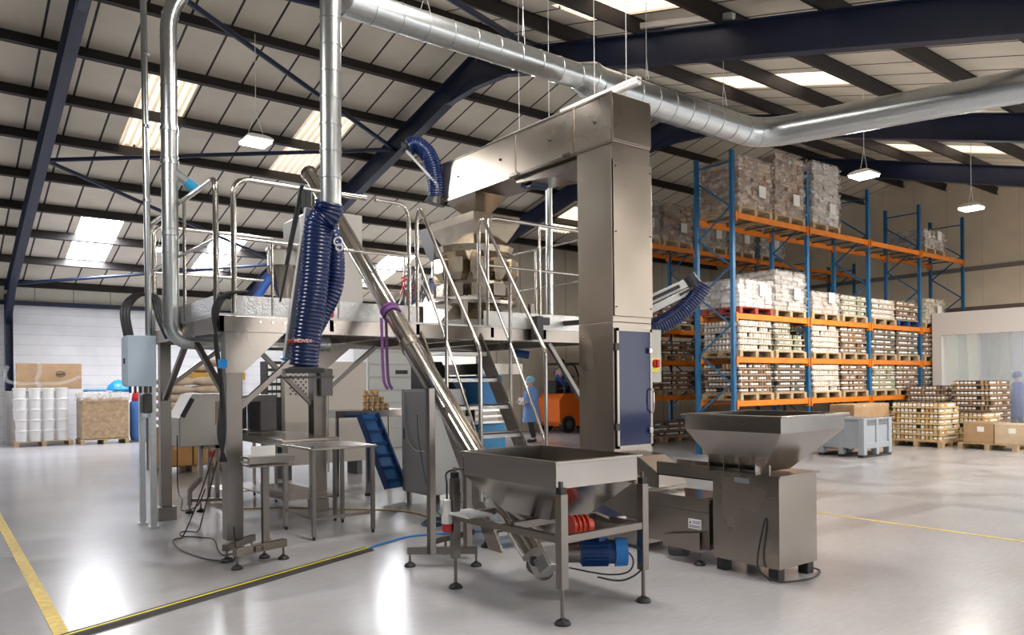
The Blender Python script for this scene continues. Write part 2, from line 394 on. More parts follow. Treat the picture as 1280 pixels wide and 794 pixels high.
for (xa, ya, xb, yb) in ((1.9, 11.0, 8.3, 15.0), (1.9, 17.8, 8.3, 15.0), (1.9, 17.8, 8.3, 21.9), (1.9, 24.9, 8.3, 21.9), (8.3, 9.6, 1.9, 6.6), (8.3, 9.6, 1.9, 11.6)):
    brace((xa, ya, zb(ya)), (xb, yb, zb(yb)))

# floor markings
struct(MB().box(.63, .72, 4.0, 24.5, 0, .003).build('trim_floor_line', yellow))
struct(MB().box(8.45, 8.50, -2, 6.3, 0, .003).build('trim_floor_line', yellow))

# white insulated cold room with strip curtain
RX = 22.2
mb = MB(); YT, YL = 9.6, 9.35
mb.box(RX, RX + .12, YL, YT, 0, 3.42).box(RX, RX + .12, 0, YL, 2.80, 3.42).box(RX + .12, 25.3, YT - .12, YT, 0, 3.42).box(RX + .12, 25.3, 0, YT - .12, 3.32, 3.42)
mb.box(RX, RX + .12, 0, 1.2, 0, 2.80)
mb.box(25.2, 25.3, 0, YT - .12, 0, 3.32)
struct(mb.build('wall_cold_room', room_m))
area('cold_room_lamp', (23.9, 5.5, 3.25), 1.2, 90, (.95, 1, .97), 5.5)
strip_ms = [mat('pvc_strip_%d' % i, c, .12, alpha=.30) for i, c in enumerate(((.52, .60, .62), (.72, .78, .72), (.55, .60, .72)))]
cur = thing('strip_curtain', (RX + .05, 5.2, 2.8), 'clear plastic strip curtain hanging in the doorway of the white cold room', 'strip curtain')
y = YL - .1; i = 0
while y > 1.3:
    mb = MB(); dx = .02 * (i % 2)
    mb.box(RX + .03 + dx, RX + .034 + dx, y - .30, y, .05, 2.80)
    mb.build('strip', random.choice(strip_ms), cur); y -= .26; i += 1

# ------------------------------------------------------------------ lamps
def highbay():
    o = thing('hanging_lamp', (0, 0, 0), '', 'lamp', 'hanging lamps under the roof')
    with local():
        MB().lathe([(.14, .085), (.22, .05), (.265, .02), (.265, 0), (.25, 0)], n=4, M=Matrix.Rotation(PI / 4, 3, 'Z')).build('housing', mat('lamp_body', (.75, .75, .75), .4), o)
        MB().box(-.17, .17, -.17, .17, -.03, .004).build('lens', lamp_e, o)
        mb = MB(); mb.cyl((-.12, 0, .06), (0, 0, .42), .004, n=5).cyl((.12, 0, .06), (0, 0, .42), .004, n=5).cyl((0, 0, .42), (0, 0, 1.5), .005, n=6)
        mb.build('hanger', tube_off, o)
    return o
hb = highbay(); used = False
LAMPS = [((12.36, 6.40, 5.0), 'lit lamp hanging above the orange rack beam, nearer the steel elevator'),
         ((16.50, 6.37, 5.0), 'lit lamp hanging before the beige end wall, above the white cold room'),
         ((3.65, 10.54, 5.0), 'lit lamp hanging between two warm rooflights over the steel platform'),
         ((4.45, 7.30, 5.55), 'lit lamp half hidden behind the long round duct'),
         ((4.25, 18.4, 4.7), 'small lit lamp seen behind the thin galvanised duct, near the far wall'),
         ((-.5, 6.4, 5.0), 'added unseen fill lamp over the open floor beside the yellow line'),  # from here down: lamps out of view, added to brighten the hall
         ((8.2, 1.2, 4.4), 'added unseen fill lamp over the open floor before the feed hoppers'),
         ((3.0, 0.8, 4.2), 'added unseen fill lamp over the aisle before the machinery'),
         ((2.2, 3.0, 4.6), 'added unseen fill lamp over the floor before the cable ramp'),
         ((13.5, 1.2, 4.4), 'added unseen fill lamp over the aisle before the cold room')]
LP = {4.4: .12, 4.5: .12, 8.2: .35, 12.4: 1.7, 16.5: 1.9, 13.5: 1.6, 3.6: .8, 3.7: .8, 3.0: 1.5, 2.2: .8}
for loc, lab in LAMPS:
    o = put(hb, used, loc, 0, lab); used = True
    area('lamp_light', (loc[0], loc[1], loc[2] - .03), .34, LAMP_W * LP.get(round(loc[0], 1), 1), (1, .95, .86) if loc[0] > 5 else (1, .98, .95))
def batten(name, p, q, label):
    p, q = Vector(p), Vector(q); o = thing(name, p, label, 'batten light', 'unlit battens')
    MB().cyl(p, q, .035, n=10).build('diffuser', tube_off, o, smooth=True)
    d = (q - p); u = Vector((0, 0, 1)); mb = MB(); mb.bar(p + u * .035, q + u * .035, .07, .035); mb.build('housing', tube_off, o)
    for t in (.45, .85): c = p + d * t; MB().cyl(c + u * .04, (c.x, c.y, zroof(c.y) - .05), .004, n=5).build('suspension_wire', tube_off, o)
batten('batten_light', (5.75, 7.9, 4.62), (5.75, 6.5, 4.62), 'unlit white batten light hung just above the steel top conveyor, farther one')
batten('batten_light', (5.75, 6.48, 4.65), (5.75, 5.3, 4.65), 'unlit white batten light hung just above the steel top conveyor, next to the elevator head')
batten('batten_light', (8.33, 7.62, 6.80), (8.33, 6.02, 6.33), 'white batten light fixed on top of the navy roof beam')

# ------------------------------------------------------------------ round ducts
def spiral(path, r, name, parent, step=.28, rs=None, mat_=galv):
    mb = MB(); mb.tube(path, r, 24, rs=rs)
    fr = mb.ring_frames(path); acc = 0; nxt = step; R = rs or [r] * len(fr)
    for i in range(len(fr) - 1):
        p, q = fr[i][0], fr[i + 1][0]; L = (q - p).length
        while nxt <= acc + L:
            t = (nxt - acc) / L; c = p.lerp(q, t); d = (q - p).normalized() * .006; rr = R[i] * (1 - t) + R[i + 1] * t
            mb.tube([c - d, c + d], rr + .006, 24); nxt += step
        acc += L
    return mb.build(name, mat_, parent, smooth=True)
D1 = thing('ventilation_duct', (2.85, 6.22, 5.0), 'large round galvanised duct under the roof, with a drop pipe to the blue hose', 'duct')
dz = 5.02
spiral([(2.95, 6.24, dz), (5.75, 6.24, dz)], .135, 'duct_run', D1)
spiral([(5.75, 6.24, dz), (5.95, 6.24, dz), (6.05, 6.24, dz - .02)], .15, 'reducer', D1, .2, rs=[.14, .20, .20])
el = rounded([(6.05, 6.24, dz - .02), (9.15, 6.22, dz - .02), (10.15, 3.25, dz - .02)], .45, 7)
spiral(el, .195, 'duct_run', D1, .30)
spiral([(10.15, 3.25, dz - .02), (11.2, .2, dz - .02)], .195, 'duct_run', D1, .30)
spiral([(2.68, 5.9, 5.3), (2.672, 5.92, 3.10)], .087, 'drop_pipe', D1, .22)
spiral([(2.68, 5.92, 5.02), (2.95, 6.24, 5.02)], .125, 'duct_elbow', D1, .2)
for x in (5.0, 6.9, 8.4):
    mb = MB(); mb.cyl((x, 6.24, dz + .5), (x, 6.24, zroof(6.24) - .1), .004, n=5).cyl((x, 6.24, dz + .5), (x - .12, 6.1, dz + .16), .004, n=5).cyl((x, 6.24, dz + .5), (x + .12, 6.36, dz + .16), .004, n=5); mb.build('suspension_wire', tube_off, D1)
D2 = thing('extraction_duct', (2.03, 8.55, 2.1), 'thinner round galvanised duct dropping beside the platform corner and turning under the deck', 'duct')
p2 = rounded([(2.42, 8.45, 6.15), (2.03, 8.5, 5.55), (2.03, 8.5, 2.07), (2.95, 8.35, 2.07), (3.7, 8.3, 2.07)], .22, 7)
spiral(p2, .082, 'duct_run', D2, .25)
for z in (4.3, 3.95, 3.2): MB().lathe([(.092, z - .02), (.092, z + .02)], c=(2.03, 8.5, 0), n=20).build('duct_clamp', galv, D2)
mb = MB(); mb.cyl((2.07, 8.5, 3.86), (2.19, 8.46, 3.76), .055, n=12); mb.build('branch_stub', galv, D2, smooth=True)
MB().cyl((2.19, 8.46, 3.76), (2.28, 8.43, 3.69), .055, n=14).build('blue_cap', mat('cap_blue', (.02, .25, .45), .4), D2, smooth=True)
C1 = thing('cable_conduit', (1.9, 8.9, 2.4), 'thin bright metal conduit rising from the pale blue switch box to the roof', 'conduit')
mb = MB(); mb.cyl((1.875, 8.92, 6.6), (1.90, 8.9, 1.9), .034, n=14)
for z in (5.9, 5.2, 4.4, 3.6, 2.8): mb.cyl((1.90, 8.9, z), (1.90, 8.9, z + .03), .04, n=14)
mb.build('pipe', galv, C1, smooth=True)
C2 = thing('support_pipe', (6.75, 7.9, 2.27), 'upright galvanised pipe standing on the platform deck beside the elevator tower', 'pipe')
MB().cyl((6.75, 7.9, 2.27), (6.75, 7.9, 4.32), .048, n=16).build('pipe', galv, C2, smooth=True)
MB().cyl((6.75, 7.9, 2.27), (6.75, 7.9, 2.29), .10, n=16).build('base_plate', galv, C2)

# ------------------------------------------------------------------ feet
def foot(mb, mbp, x, y, z1, r=.045, rod=.011):
    mbp.lathe([(r, 0), (r, .012), (r * .75, .028), (r * .35, .038), (r * .3, .045)], c=(x, y, 0), n=16)
    mb.cyl((x, y, .04), (x, y, z1), rod, n=8)

# ------------------------------------------------------------------ Z elevator
EX0, EX1, EY0, EY1 = 5.40, 5.965, 5.36, 5.86
E = thing('bucket_elevator', (5.6, 5.4, 0), 'tall stainless steel bucket elevator tower with a long top conveyor', 'bucket elevator')
mb = MB(); mb.box(EX0, EX1, EY0, EY1, 2.2, 4.0); mb.build('tower_casing', steel_v, E, bevel=.006)
mb = MB(); mb.box(EX0, EX1, EY0 - .012, 8.49, 4.0, 4.487); mb.build('top_conveyor', steel_v, E, bevel=.006)
mb = MB(); mb.box(EX0 - .008, EX0, 5.34, 8.49, 3.985, 4.012).box(EX0 - .008, EX0, 5.34, 8.49, 4.475, 4.495)
for y in (5.35, 5.9, 6.9, 8.48): mb.box(EX0 - .006, EX0, y, y + .012, 4.0, 4.48)
mb.box(EX0 - .03, EX0 - .006, 6.85, 7.0, 3.99, 4.03).box(EX0 - .03, EX0 - .006, 5.95, 6.06, 4.0, 4.03)
mb.build('flange', steel, E)
mb = MB()
mb.box(EX0 + .008, EX1 - .0, EY0 - .022, EY0 - .012, 2.26, 3.83).box(EX0 + .01, EX1, EY0 - .02, EY0 - .01, 4.02, 4.46)
mb.build('front_cover', steel_v, E, bevel=.004)
for z in (2.35, 3.1, 3.75):
    for x in (EX0 + .03, EX1 - .03): MB().cyl((x, EY0 - .034, z), (x, EY0 - .02, z), .007, n=6).build('bolt', black_m, E)
for y in (5.6, 6.3, 7.2, 8.1): MB().cyl((EX0 - .014, y, 4.25), (EX0, y, 4.25), .014, n=6).build('bolt', black_m, E)
mb = MB(); mb.box(EX0, EX1, EY0, EY1, .80, 2.2); mb.build('lower_casing', steel_v, E, bevel=.006)
dr = MB(); x0, x1, z0, z1 = EX0 + .03, EX1 - .02, .93, 2.14; yf = EY0 - .014
dr.box(x0, x0 + .03, yf - .012, yf, z0, z1).box(x1 - .03, x1, yf - .012, yf, z0, z1).box(x0, x1, yf - .012, yf, z0, z0 + .03).box(x0, x1, yf - .012, yf, z1 - .03, z1)
door = dr.build('door_frame', steel, E)
MB().box(x0 + .03, x1 - .03, yf - .008, yf - .004, z0 + .03, z1 - .03).build('tinted_window', clear, door)
mb = MB()
for k in range(8):
    z = z0 + .06 + k * .145; mb.box(x0 + .04, x1 - .18, yf + .001, yf + .006, z + .01, z + .135); mb.box(x0 + .04, x1 - .18, yf - .002, yf + .001, z, z + .008)
mb.box(x1 - .17, x1 - .035, yf + .001, yf + .004, z0 + .04, z1 - .04)
mb.build('buckets', belt_dk, E)
for z in (1.15, 1.95):
    MB().box(x0 - .035, x0 + .015, yf - .03, yf - .012, z - .035, z + .035).build('hinge', black_m, door)
mb = MB(); mb.tube(smoothpath([(x1 - .01, yf - .02, 1.52), (x1 - .03, yf - .05, 1.50), (x1 - .03, yf - .05, 1.32), (x1 - .01, yf - .02, 1.28)]), .009, 8)
mb.build('door_handle', polished, door, smooth=True)
for z in (1.92, 1.10): MB().box(x1 - .07, x1 - .02, yf - .04, yf - .012, z - .03, z + .03).build('latch', polished, door, bevel=.008)
mb = MB(); mb.box(EX1 + .0, EX1 + .24, EY0 + .08, EY0 + .26, 1.59, 2.15)
cb = mb.build('switch_box', mat('box_grey', (.45, .44, .40), .45), E, bevel=.006)
MB().box(EX1 + .07, EX1 + .19, EY0 + .070, EY0 + .08, 1.70, 1.85).build('warning_plate', yel_b, cb)
mb = MB(); mb.cyl((EX1 + .13, EY0 + .04, 1.79), (EX1 + .13, EY0 + .07, 1.79), .045, n=18); mb.box(EX1 + .115, EX1 + .145, EY0 + .015, EY0 + .04, 1.75, 1.83); mb.build('isolator_knob', red, cb, smooth=True)
# boot and feeder at the foot
mb = MB(); mb.prism([(4.97, .04), (6.0, .04), (6.0, .80), (5.3, .80), (4.97, .60)], 'X', 5.345, 6.02)
mb.build('boot_casing', steel, E, bevel=.006)
mb = MB(); mb.prism([(5.34, .60), (5.34, .90), (5.05, .88), (4.80, .74), (4.80, .60)], 'X', 5.42, 5.80); mb.build('inlet_box', steel, E, bevel=.006)
mb = MB(); mb.box(5.34, 5.86, 4.16, 4.97, .13, .56); f1 = mb.build('feeder_body', steel, E, bevel=.006)
mb = MB(); mb.box(5.33, 5.87, 4.15, 4.98, .44, .455).box(5.33, 5.345, 4.15, 4.98, .54, .575).box(5.34, 5.86, 4.145, 4.16, .54, .575); mb.build('rim', steel, f1)
MB().box(5.38, 5.82, 4.25, 4.9, .562, .568).build('lid', polished, f1)
wl_ = MB().box(5.331, 5.339, 4.24, 4.38, .30, .385).build('warning_label', label_w, f1)
mb = MB(); mb.prism([(4.345, .345), (4.37, .345), (4.3575, .372)], 'X', 5.3295, 5.331)
for k, z in enumerate((.365, .35, .325, .313)): mb.box(5.3295, 5.331, 4.25, 4.335 if k < 2 else 4.37, z, z + .005)
mb.build('printed_mark', mat('print_violet', (.12, .08, .25), .5), wl_)
mb = MB(); mb.prism([(4.20, .29), (4.62, .22), (4.62, .12), (4.2, .12)], 'X', 5.26, 5.34); mb.build('motor_guard', steel, E)
MB().cyl((5.30, 4.38, .10), (5.30, 4.55, .08), .05, n=14).build('drive_motor', black_m, E)
for (x, y) in ((5.31, 4.24), (5.8, 4.24), (5.95, 5.9), (5.42, 5.9)):
    a = MB(); b = MB(); foot(a, b, x, y, .2, .05); fo = a.build('adjusting_foot', steel_leg, E); b.build('foot_pad', black_r, fo)
# discharge chute over the weigher
mb = MB(); mb.rect_loft([(5.42, 5.95, 7.75, 8.48, 4.0), (5.60, 5.80, 8.0, 8.22, 3.78), (5.60, 5.80, 8.0, 8.22, 3.70)]); mb.build('discharge_chute', hopper_steel, E)
mb = MB(); mb.prism([(5.9, 4.0), (7.0, 4.0), (6.95, 3.93), (6.3, 3.86), (5.9, 3.9)], 'X', 5.45, 5.9); mb.build('drip_tray', steel, E)
mb = MB(); mb.cyl((5.55, 6.85, 3.93), (5.80, 6.85, 3.93), .06, n=14).box(5.55, 5.75, 6.8, 7.0, 3.9, 4.0); mb.build('drive_motor', mat('motor_dark', (.01, .03, .08), .4), E, smooth=True)

# ------------------------------------------------------------------ hoppers
def hopper_shell(name, parent, x0, x1, y0, y1, zt, sk, bx0, bx1, by0, by1, zb_, lip=.03, m=hopper_steel):
    mb = MB(); t = .006
    rings = [(x0, x1, y0, y1, zt), (x0, x1, y0, y1, zt - sk), (bx0, bx1, by0, by1, zb_)]
    inn = [(a + t, b - t, c + t, d - t, e) for a, b, c, d, e in rings]
    vs = []; fs = []
    allr = rings[::-1] + [(x0, x1, y0, y1, zt)] + inn
    for a, b, c, d, e in allr: vs += [(a, c, e), (b, c, e), (b, d, e), (a, d, e)]
    for i in range(len(allr) - 1):
        for k in range(4): fs.append((i * 4 + k, i * 4 + (k + 1) % 4, (i + 1) * 4 + (k + 1) % 4, (i + 1) * 4 + k))
    n = len(allr) - 1; fs.append((n * 4, n * 4 + 1, n * 4 + 2, n * 4 + 3))
    mb.add(vs, fs); sh = mb.build(name, m, parent)
    mb = MB(); l = lip
    mb.box(x0 - l, x1 + l, y0 - l, y0, zt - .018, zt).box(x0 - l, x1 + l, y1, y1 + l, zt - .018, zt).box(x0 - l, x0, y0, y1, zt - .018, zt).box(x1, x1 + l, y0, y1, zt - .018, zt)
    mb.build('rim', steel, sh, bevel=.003); return sh
H1 = thing('feed_hopper', (3.68, 4.35, 0), 'square stainless feed hopper on a four legged frame with blue motor beneath', 'hopper')
hopper_shell('hopper_bowl', H1, 3.27, 4.04, 3.78, 4.86, 1.08, .185, 3.46, 3.84, 4.08, 4.6, .63)
MB().cyl((3.70, 4.72, .62), (3.70, 4.30, .50), .10, n=16).build('bowl_outlet', hopper_steel, H1, smooth=True)
LEGS = [(3.31, 3.775), (4.11, 3.795), (3.26, 4.98), (4.08, 5.0)]
for (x, y) in LEGS:
    lg = MB().box(x - .031, x + .031, y - .031, y + .031, .235, .86).build('leg', steel_leg, H1, bevel=.003)
    MB().box(x - .024, x + .024, y - .024, y + .024, .86, .905).build('rubber_mount', black_r, lg)
    MB().cyl((x, y, .905), (x, y, .945), .014, n=8).build('bracket_bolt', steel_leg, lg)
    a = MB(); b = MB(); foot(a, b, x, y, .24, .055, .014); a.build('adjusting_foot', steel_leg, lg); b.build('foot_pad', black_r, lg)
mb = MB(); z = .56
for p, q in (((3.31, 3.775), (4.11, 3.795)), ((4.11, 3.795), (4.08, 5.0)), ((4.08, 5.0), (3.26, 4.98)), ((3.26, 4.98), (3.31, 3.775))):
    mb.bar((*p, z), (*q, z), .05, .05)
mb.build('frame_rail', steel_leg, H1, bevel=.002)
mb = MB(); mb.bar((3.30, 4.3, .58), (4.1, 4.3, .58), .05, .05); mb.build('cross_rail', steel_leg, H1)
MB().box(3.19, 3.42, 4.70, 5.02, .585, .60).build('white_shelf', mat('shelf_white', (.75, .74, .76), .3), H1)
mb = MB(); mb.prism([(4.35, .60), (4.75, .72), (5.15, .72), (5.15, .60)], 'Y', 4.0, 4.3)
mb = MB(); mb.add([(3.78, 4.55, .78), (3.92, 3.95, .62), (4.10, 3.95, .60), (4.12, 4.55, .74), (3.78, 4.55, .76), (3.92, 3.95, .60), (4.10, 3.95, .58), (4.12, 4.55, .72)], [(0, 1, 2, 3), (7, 6, 5, 4), (0, 4, 5, 1), (1, 5, 6, 2), (2, 6, 7, 3), (3, 7, 4, 0)])
mb.build('deflector_plate', polished, H1)
# vibrator
vb = MB().cyl((3.56, 3.95, .60), (3.70, 3.91, .58), .058, n=16).build('vibrator_motor', orange_red, H1, smooth=True)
mb = MB()
for k in range(4): mb.cyl((3.55 + k * .035, 3.952 - k * .01, .60), (3.56 + k * .035, 3.949 - k * .01, .60), .072, n=16)
mb.box(3.58, 3.68, 3.88, 3.95, .53, .58); mb.build('cooling_fins', orange_red, vb)
# screw conveyor (auger)
A = thing('screw_conveyor', (3.68, 4.9, 0), 'long inclined polished tube screw conveyor rising from the near hopper over the platform', 'screw conveyor')
def au(t): # 0 bottom .. 1 top
    a = Vector((3.68, 4.40, .16)); b = Vector((3.68, 8.80, 4.19)); return a.lerp(b, t)
MB().cyl(au(.03), au(.45), .092, n=28).build('lower_tube', polished, A, smooth=True)
MB().cyl(au(.445), au(.985), .078, n=28).build('upper_tube', polished, A, smooth=True)
MB().cyl(au(.44), au(.455), .102, n=28).build('clamp_band', steel, A, smooth=True)
MB().cyl(au(.985), au(.995), .10, n=28).build('end_flange', steel, A, smooth=True)
mb = MB(); mb.tube([au(.05) + Vector((.085, .01, .05)), au(.97) + Vector((.075, .01, .05))], .022, 10); mb.build('side_pipe', polished, A, smooth=True)
MB().cyl(au(.94) + Vector((0, 0, -.03)), au(.94) + Vector((0, 0, -.24)), .06, n=16).build('outlet_spout', steel, A, smooth=True)
gb = Matrix.Translation((3.46, 4.12, .33)) @ Matrix.Rotation(math.radians(-40), 4, 'X') @ Matrix.Rotation(math.radians(8), 4, 'Z')
mb = MB(); mb.box(-.07, .07, -.095, .095, -.075, .075, M=gb); g = mb.build('inverter_box', mat('cast_alu', (.50, .49, .48), .4, .7), A, bevel=.006)
mb = MB()
for k in range(8): mb.box(-.088, -.068, -.088 + k * .015, -.082 + k * .015, -.07, .03, M=gb)
mb.build('cooling_fins', g.data.materials[0], g)
mb = MB(); mb.cyl(gb @ Vector((-.086, .03, .03)), gb @ Vector((-.07, .03, .03)), .035, n=16); mb.build('fan_opening', black_m, g)
MB().cyl((3.50, 4.28, .28), (3.68, 4.40, .18), .075, n=16).build('gearbox', steel_leg, A, smooth=True)
mt = MB().cyl((3.62, 4.20, .36), (3.76, 4.09, .36), .075, n=20).build('gear_casing', steel_leg, A, smooth=True)
mt = MB().cyl((3.76, 4.09, .36), (3.98, 3.92, .36), .085, n=24).build('drive_motor', motor_b, A, smooth=True)
mb = MB(); d = (Vector((3.98, 3.92, .36)) - Vector((3.76, 4.09, .36))).normalized(); u = Vector((0, 0, 1)); s_ = d.cross(u)
for k in range(20):
    t = 2 * PI * k / 20; r_ = u * math.cos(t) + s_ * math.sin(t); c = Vector((3.77, 4.082, .36)) + r_ * .092; mb.bar(c, c + d * .19, .004, .022, up=r_)
mb.build('cooling_fins', motor_b, mt)
MB().cyl(Vector((3.96, 3.935, .36)), Vector((4.03, 3.881, .36)), .105, .1, n=24).build('fan_cover', mat('fan_blue', (.01, .16, .50), .4), mt, smooth=True)
MB().box(3.82, 3.90, 3.95, 4.05, .445, .49).build('terminal_box', motor_b, mt, bevel=.005)
mb = MB()
mb.tube(smoothpath([(3.86, 4.0, .46), (4.06, 3.8, .40), (4.08, 3.78, .25), (3.95, 3.85, .17), (3.8, 3.95, .20)]), .007, 8)
mb.tube(smoothpath([(3.86, 4.0, .46), (4.0, 3.82, .36), (4.0, 3.82, .24), (3.88, 3.92, .21), (3.66, 4.1, .26)]), .006, 8)
mb.build('motor_cable', black_r, A, smooth=True)
# auger carrying stand
mb = MB()
for x, y, zt in ((3.46, 5.66, 1.56), (3.88, 5.72, 1.30)): mb.box(x - .03, x + .03, y - .03, y + .03, .12, zt)
mb.build('stand_post', steel_leg, A, bevel=.003)
mb = MB(); mb.bar((3.32, 5.83, .14), (3.80, 5.45, .14), .05, .06); mb.build('stand_base', steel_leg, A, bevel=.003)
for x, y in ((3.335, 5.82), (3.79, 5.46)):
    a = MB(); b = MB(); foot(a, b, x, y, .12, .05); fo = a.build('adjusting_foot', steel_leg, A); b.build('foot_pad', black_r, fo)
mb = MB(); mb.bar((3.75, 6.1, .12), (4.3, 6.25, .12), .05, .05); mb.build('stand_base', steel_leg, A)
for x, y in ((4.30, 6.03), (3.85, 6.05)):
    a = MB(); b = MB(); foot(a, b, x, y, .16, .05); fo = a.build('adjusting_foot', steel_leg, A); b.build('foot_pad', black_r, fo)
ST = MB()
for z in (0, .016, .032, .06, .076): ST.tube(arc(au(.53) + Vector((0, 0, 0)) + (au(1) - au(0)).normalized() * z, .09, 0, 2 * PI, 20, (1, 0, 0), Vector((0, -.675, .737))), .009, 6)
ST.build('lifting_strap', purple)
tag(bpy.data.objects['lifting_strap'], 'purple webbing sling looped round the inclined tube and hanging down', 'strap')
mb = MB(); sp = smoothpath([(3.585, 6.74, 2.26), (3.58, 6.72, 2.05), (3.59, 6.73, 1.8), (3.60, 6.72, 1.62), (3.64, 6.72, 1.55)], 4)
for dx in (-.02, .03):
    for i in range(len(sp) - 1): mb.bar(sp[i] + Vector((dx, 0, 0)), sp[i + 1] + Vector((dx, 0, 0)), .03, .006, up=(0, 1, 0))
mb.build('hanging_tail', purple, bpy.data.objects['lifting_strap'])
pl = thing('power_plug', (3.13, 5.0, .9), 'white and red industrial plug hanging on a black cable beside the near hopper', 'plug')
px_, py_ = 3.20, 5.0
mb = MB(); mb.lathe([(.016, .70), (.03, .69), (.034, .60), (.045, .56), (.045, .51)], c=(px_, py_, 0), n=16); mb.build('plug_body', white_p, pl, smooth=True)
MB().lathe([(.040, .51), (.040, .45), (.034, .445)], c=(px_, py_, 0), n=16).build('plug_nose', red, pl, smooth=True)
mb = MB(); mb.tube(smoothpath([(px_, py_, .70), (px_, py_, .82), (px_ + .02, py_ + .03, .90), (px_ + .1, py_ - .03, .93), (3.33, 4.95, .92)]), .008, 8); mb.build('cable', black_r, pl, smooth=True)

H2 = thing('loading_hopper', (5.5, 3.8, 0), 'wide stainless hopper on a square steel cabinet, standing clear of the others', 'hopper')
hopper_shell('hopper_bowl', H2, 4.975, 5.87, 3.22, 4.11, 1.335, .13, 5.33, 5.72, 3.62, 4.05, .86, .03)
mb = MB(); mb.box(5.30, 5.84, 3.45, 4.09, .10, .83); c2 = mb.build('cabinet', steel, H2, bevel=.006)
mb = MB(); mb.box(5.28, 5.86, 3.43, 4.11, .83, .845); mb.build('cabinet_top', steel, c2)
MB().box(5.288, 5.30, 3.72, 3.86, .76, .80).build('name_plate', grey_p, c2)
mb = MB()
for y in (3.60, 3.75, 3.90, 4.05): mb.box(5.20, 5.33, y - .004, y + .004, .845, .99)
mb.box(5.32, 5.34, 3.55, 4.08, .845, .93)
mb.build('gusset', steel, H2)
mb = MB(); mb.box(5.34, 5.37, 4.11, 4.75, .74, .86).box(5.62, 5.65, 4.11, 4.75, .74, .86).box(5.34, 5.65, 4.11, 4.75, .74, .75); mb.build('feed_tray', steel, H2)
for x, y in ((5.36, 3.52), (5.78, 3.52), (5.36, 4.02), (5.78, 4.02)): MB().box(x - .045, x + .045, y - .045, y + .045, 0, .10).build('foot_block', black_r, H2, bevel=.004)
mb = MB(); mb.tube(smoothpath([(5.294, 3.57, .50), (5.27, 3.58, .42), (5.26, 3.62, .2), (5.25, 3.60, .08), (5.3, 3.45, .012), (5.6, 3.36, .012), (5.86, 3.44, .012), (5.85, 3.50, .03)]), .007, 8); mb.build('cable', black_r, H2, smooth=True)

# ------------------------------------------------------------------ platform
PZ = 2.27; PX0, PX1, PY0, PY1 = 2.12, 7.0, 7.15, 9.85
P = thing('access_platform', (2.3, 7.2, 0), 'raised stainless work platform with tubular guard rails above the packing machines', 'platform')
mb = MB(); mb.box(PX0, PX1, PY0, PY1, PZ - .02, PZ); mb.build('deck', checker, P)
mb = MB()
mb.box(PX0, PX1, PY0, PY0 + .05, PZ - .17, PZ - .02).box(PX0, PX1, PY1 - .05, PY1, PZ - .17, PZ - .02).box(PX0, PX0 + .05, PY0, PY1, PZ - .17, PZ - .02).box(PX1 - .05, PX1, PY0, PY1, PZ - .17, PZ - .02)
for x in (3.2, 4.2, 5.2, 6.0): mb.box(x, x + .05, PY0, PY1, PZ - .14, PZ - .02)
mb.build('deck_beam', steel, P, bevel=.003)
mb = MB(); mb.box(PX0 + .15, 4.2, PY0 - .006, PY0, PZ, PZ + .17).box(5.1, PX1, PY0 - .006, PY0, PZ, PZ + .17).box(PX0, PX1, PY1, PY1 + .006, PZ, PZ + .17).box(PX0 - .006, PX0, PY0 + .1, PY1, PZ, PZ + .17).box(PX1, PX1 + .006, PY0, PY1, PZ, PZ + .17)
mb.build('toe_board', checker, P)
def leg(x, y, w_=.15, base=True):
    l = MB().box(x - w_ / 2, x + w_ / 2, y - w_ / 2, y + w_ / 2, .16, PZ - .16).build('leg', steel_leg, P, bevel=.004)
    if base:
        MB().bar((x - .14, y - .22, .13), (x + .22, y + .1, .13), .06, .06).build('base_bar', steel_leg, l)
        for fx, fy in ((x - .12, y - .2), (x + .2, y + .08)):
            a = MB(); b = MB(); foot(a, b, fx, fy, .12, .06); a.build('adjusting_foot', steel_leg, l); b.build('foot_pad', black_r, l)
    else: MB().box(x - .1, x + .1, y - .1, y + .1, 0, .16).build('base_plate', steel_leg, l)
leg(2.26, 7.25); leg(3.92, 9.15, .17, False); leg(6.9, 9.75, .12, False); leg(2.25, 9.75, .12, False); leg(6.92, 7.25, .10, False)
def gus(poly, y0, y1): MB().prism(poly, 'Y', y0, y1).build('gusset_plate', steel, P)
gus([(2.18, PZ - .16), (2.75, PZ - .16), (2.34, 1.72), (2.18, 1.72)], 7.16, 7.172)
gus([(3.55, PZ - .18), (4.35, PZ - .18), (4.0, 1.80), (3.85, 1.80)], 9.03, 9.05)
def br(p, q): MB().bar(p, q, .055, .055).build('knee_brace', steel_leg, P, bevel=.003)
br((2.3, 7.30, 1.35), (3.15, 7.30, PZ - .17)); br((2.26, 7.45, 1.5), (2.26, 8.5, PZ - .17)); br((4.0, 9.15, 1.5), (4.75, 9.15, PZ - .17)); br((3.85, 9.15, 1.35), (3.1, 9.15, PZ - .17))
br((2.22, 9.6, 1.45), (2.22, 8.6, PZ - .17)); br((6.9, 7.3, 1.2), (6.2, 7.3, PZ - .17)); br((2.3, 9.75, 1.6), (2.95, 9.75, PZ - .17))
RZ, MZ = 3.53, 2.97
def rail(pts, r=.024, nm='guard_rail', n=12):
    MB().tube(pts, r, n).build(nm, polished, P, smooth=True)
x0, x1 = 2.26, 4.18
rail(rounded([(x0, PY0, PZ), (x0, PY0, RZ), (3.62, PY0, RZ)], .16, 8), .027)
rail(rounded([(3.72, PY0, RZ), (x1 - .06, PY0, RZ), (x1 - .06, PY0, PZ)], .16, 8), .022)
rail([(x0, PY0, MZ), (x1 - .06, PY0, MZ)], .016)
rail([(2.62, PY0, PZ), (2.62, PY0, MZ)], .014, 'rail_post'); rail([(3.3, PY0, PZ), (3.3, PY0, RZ)], .016, 'rail_post')
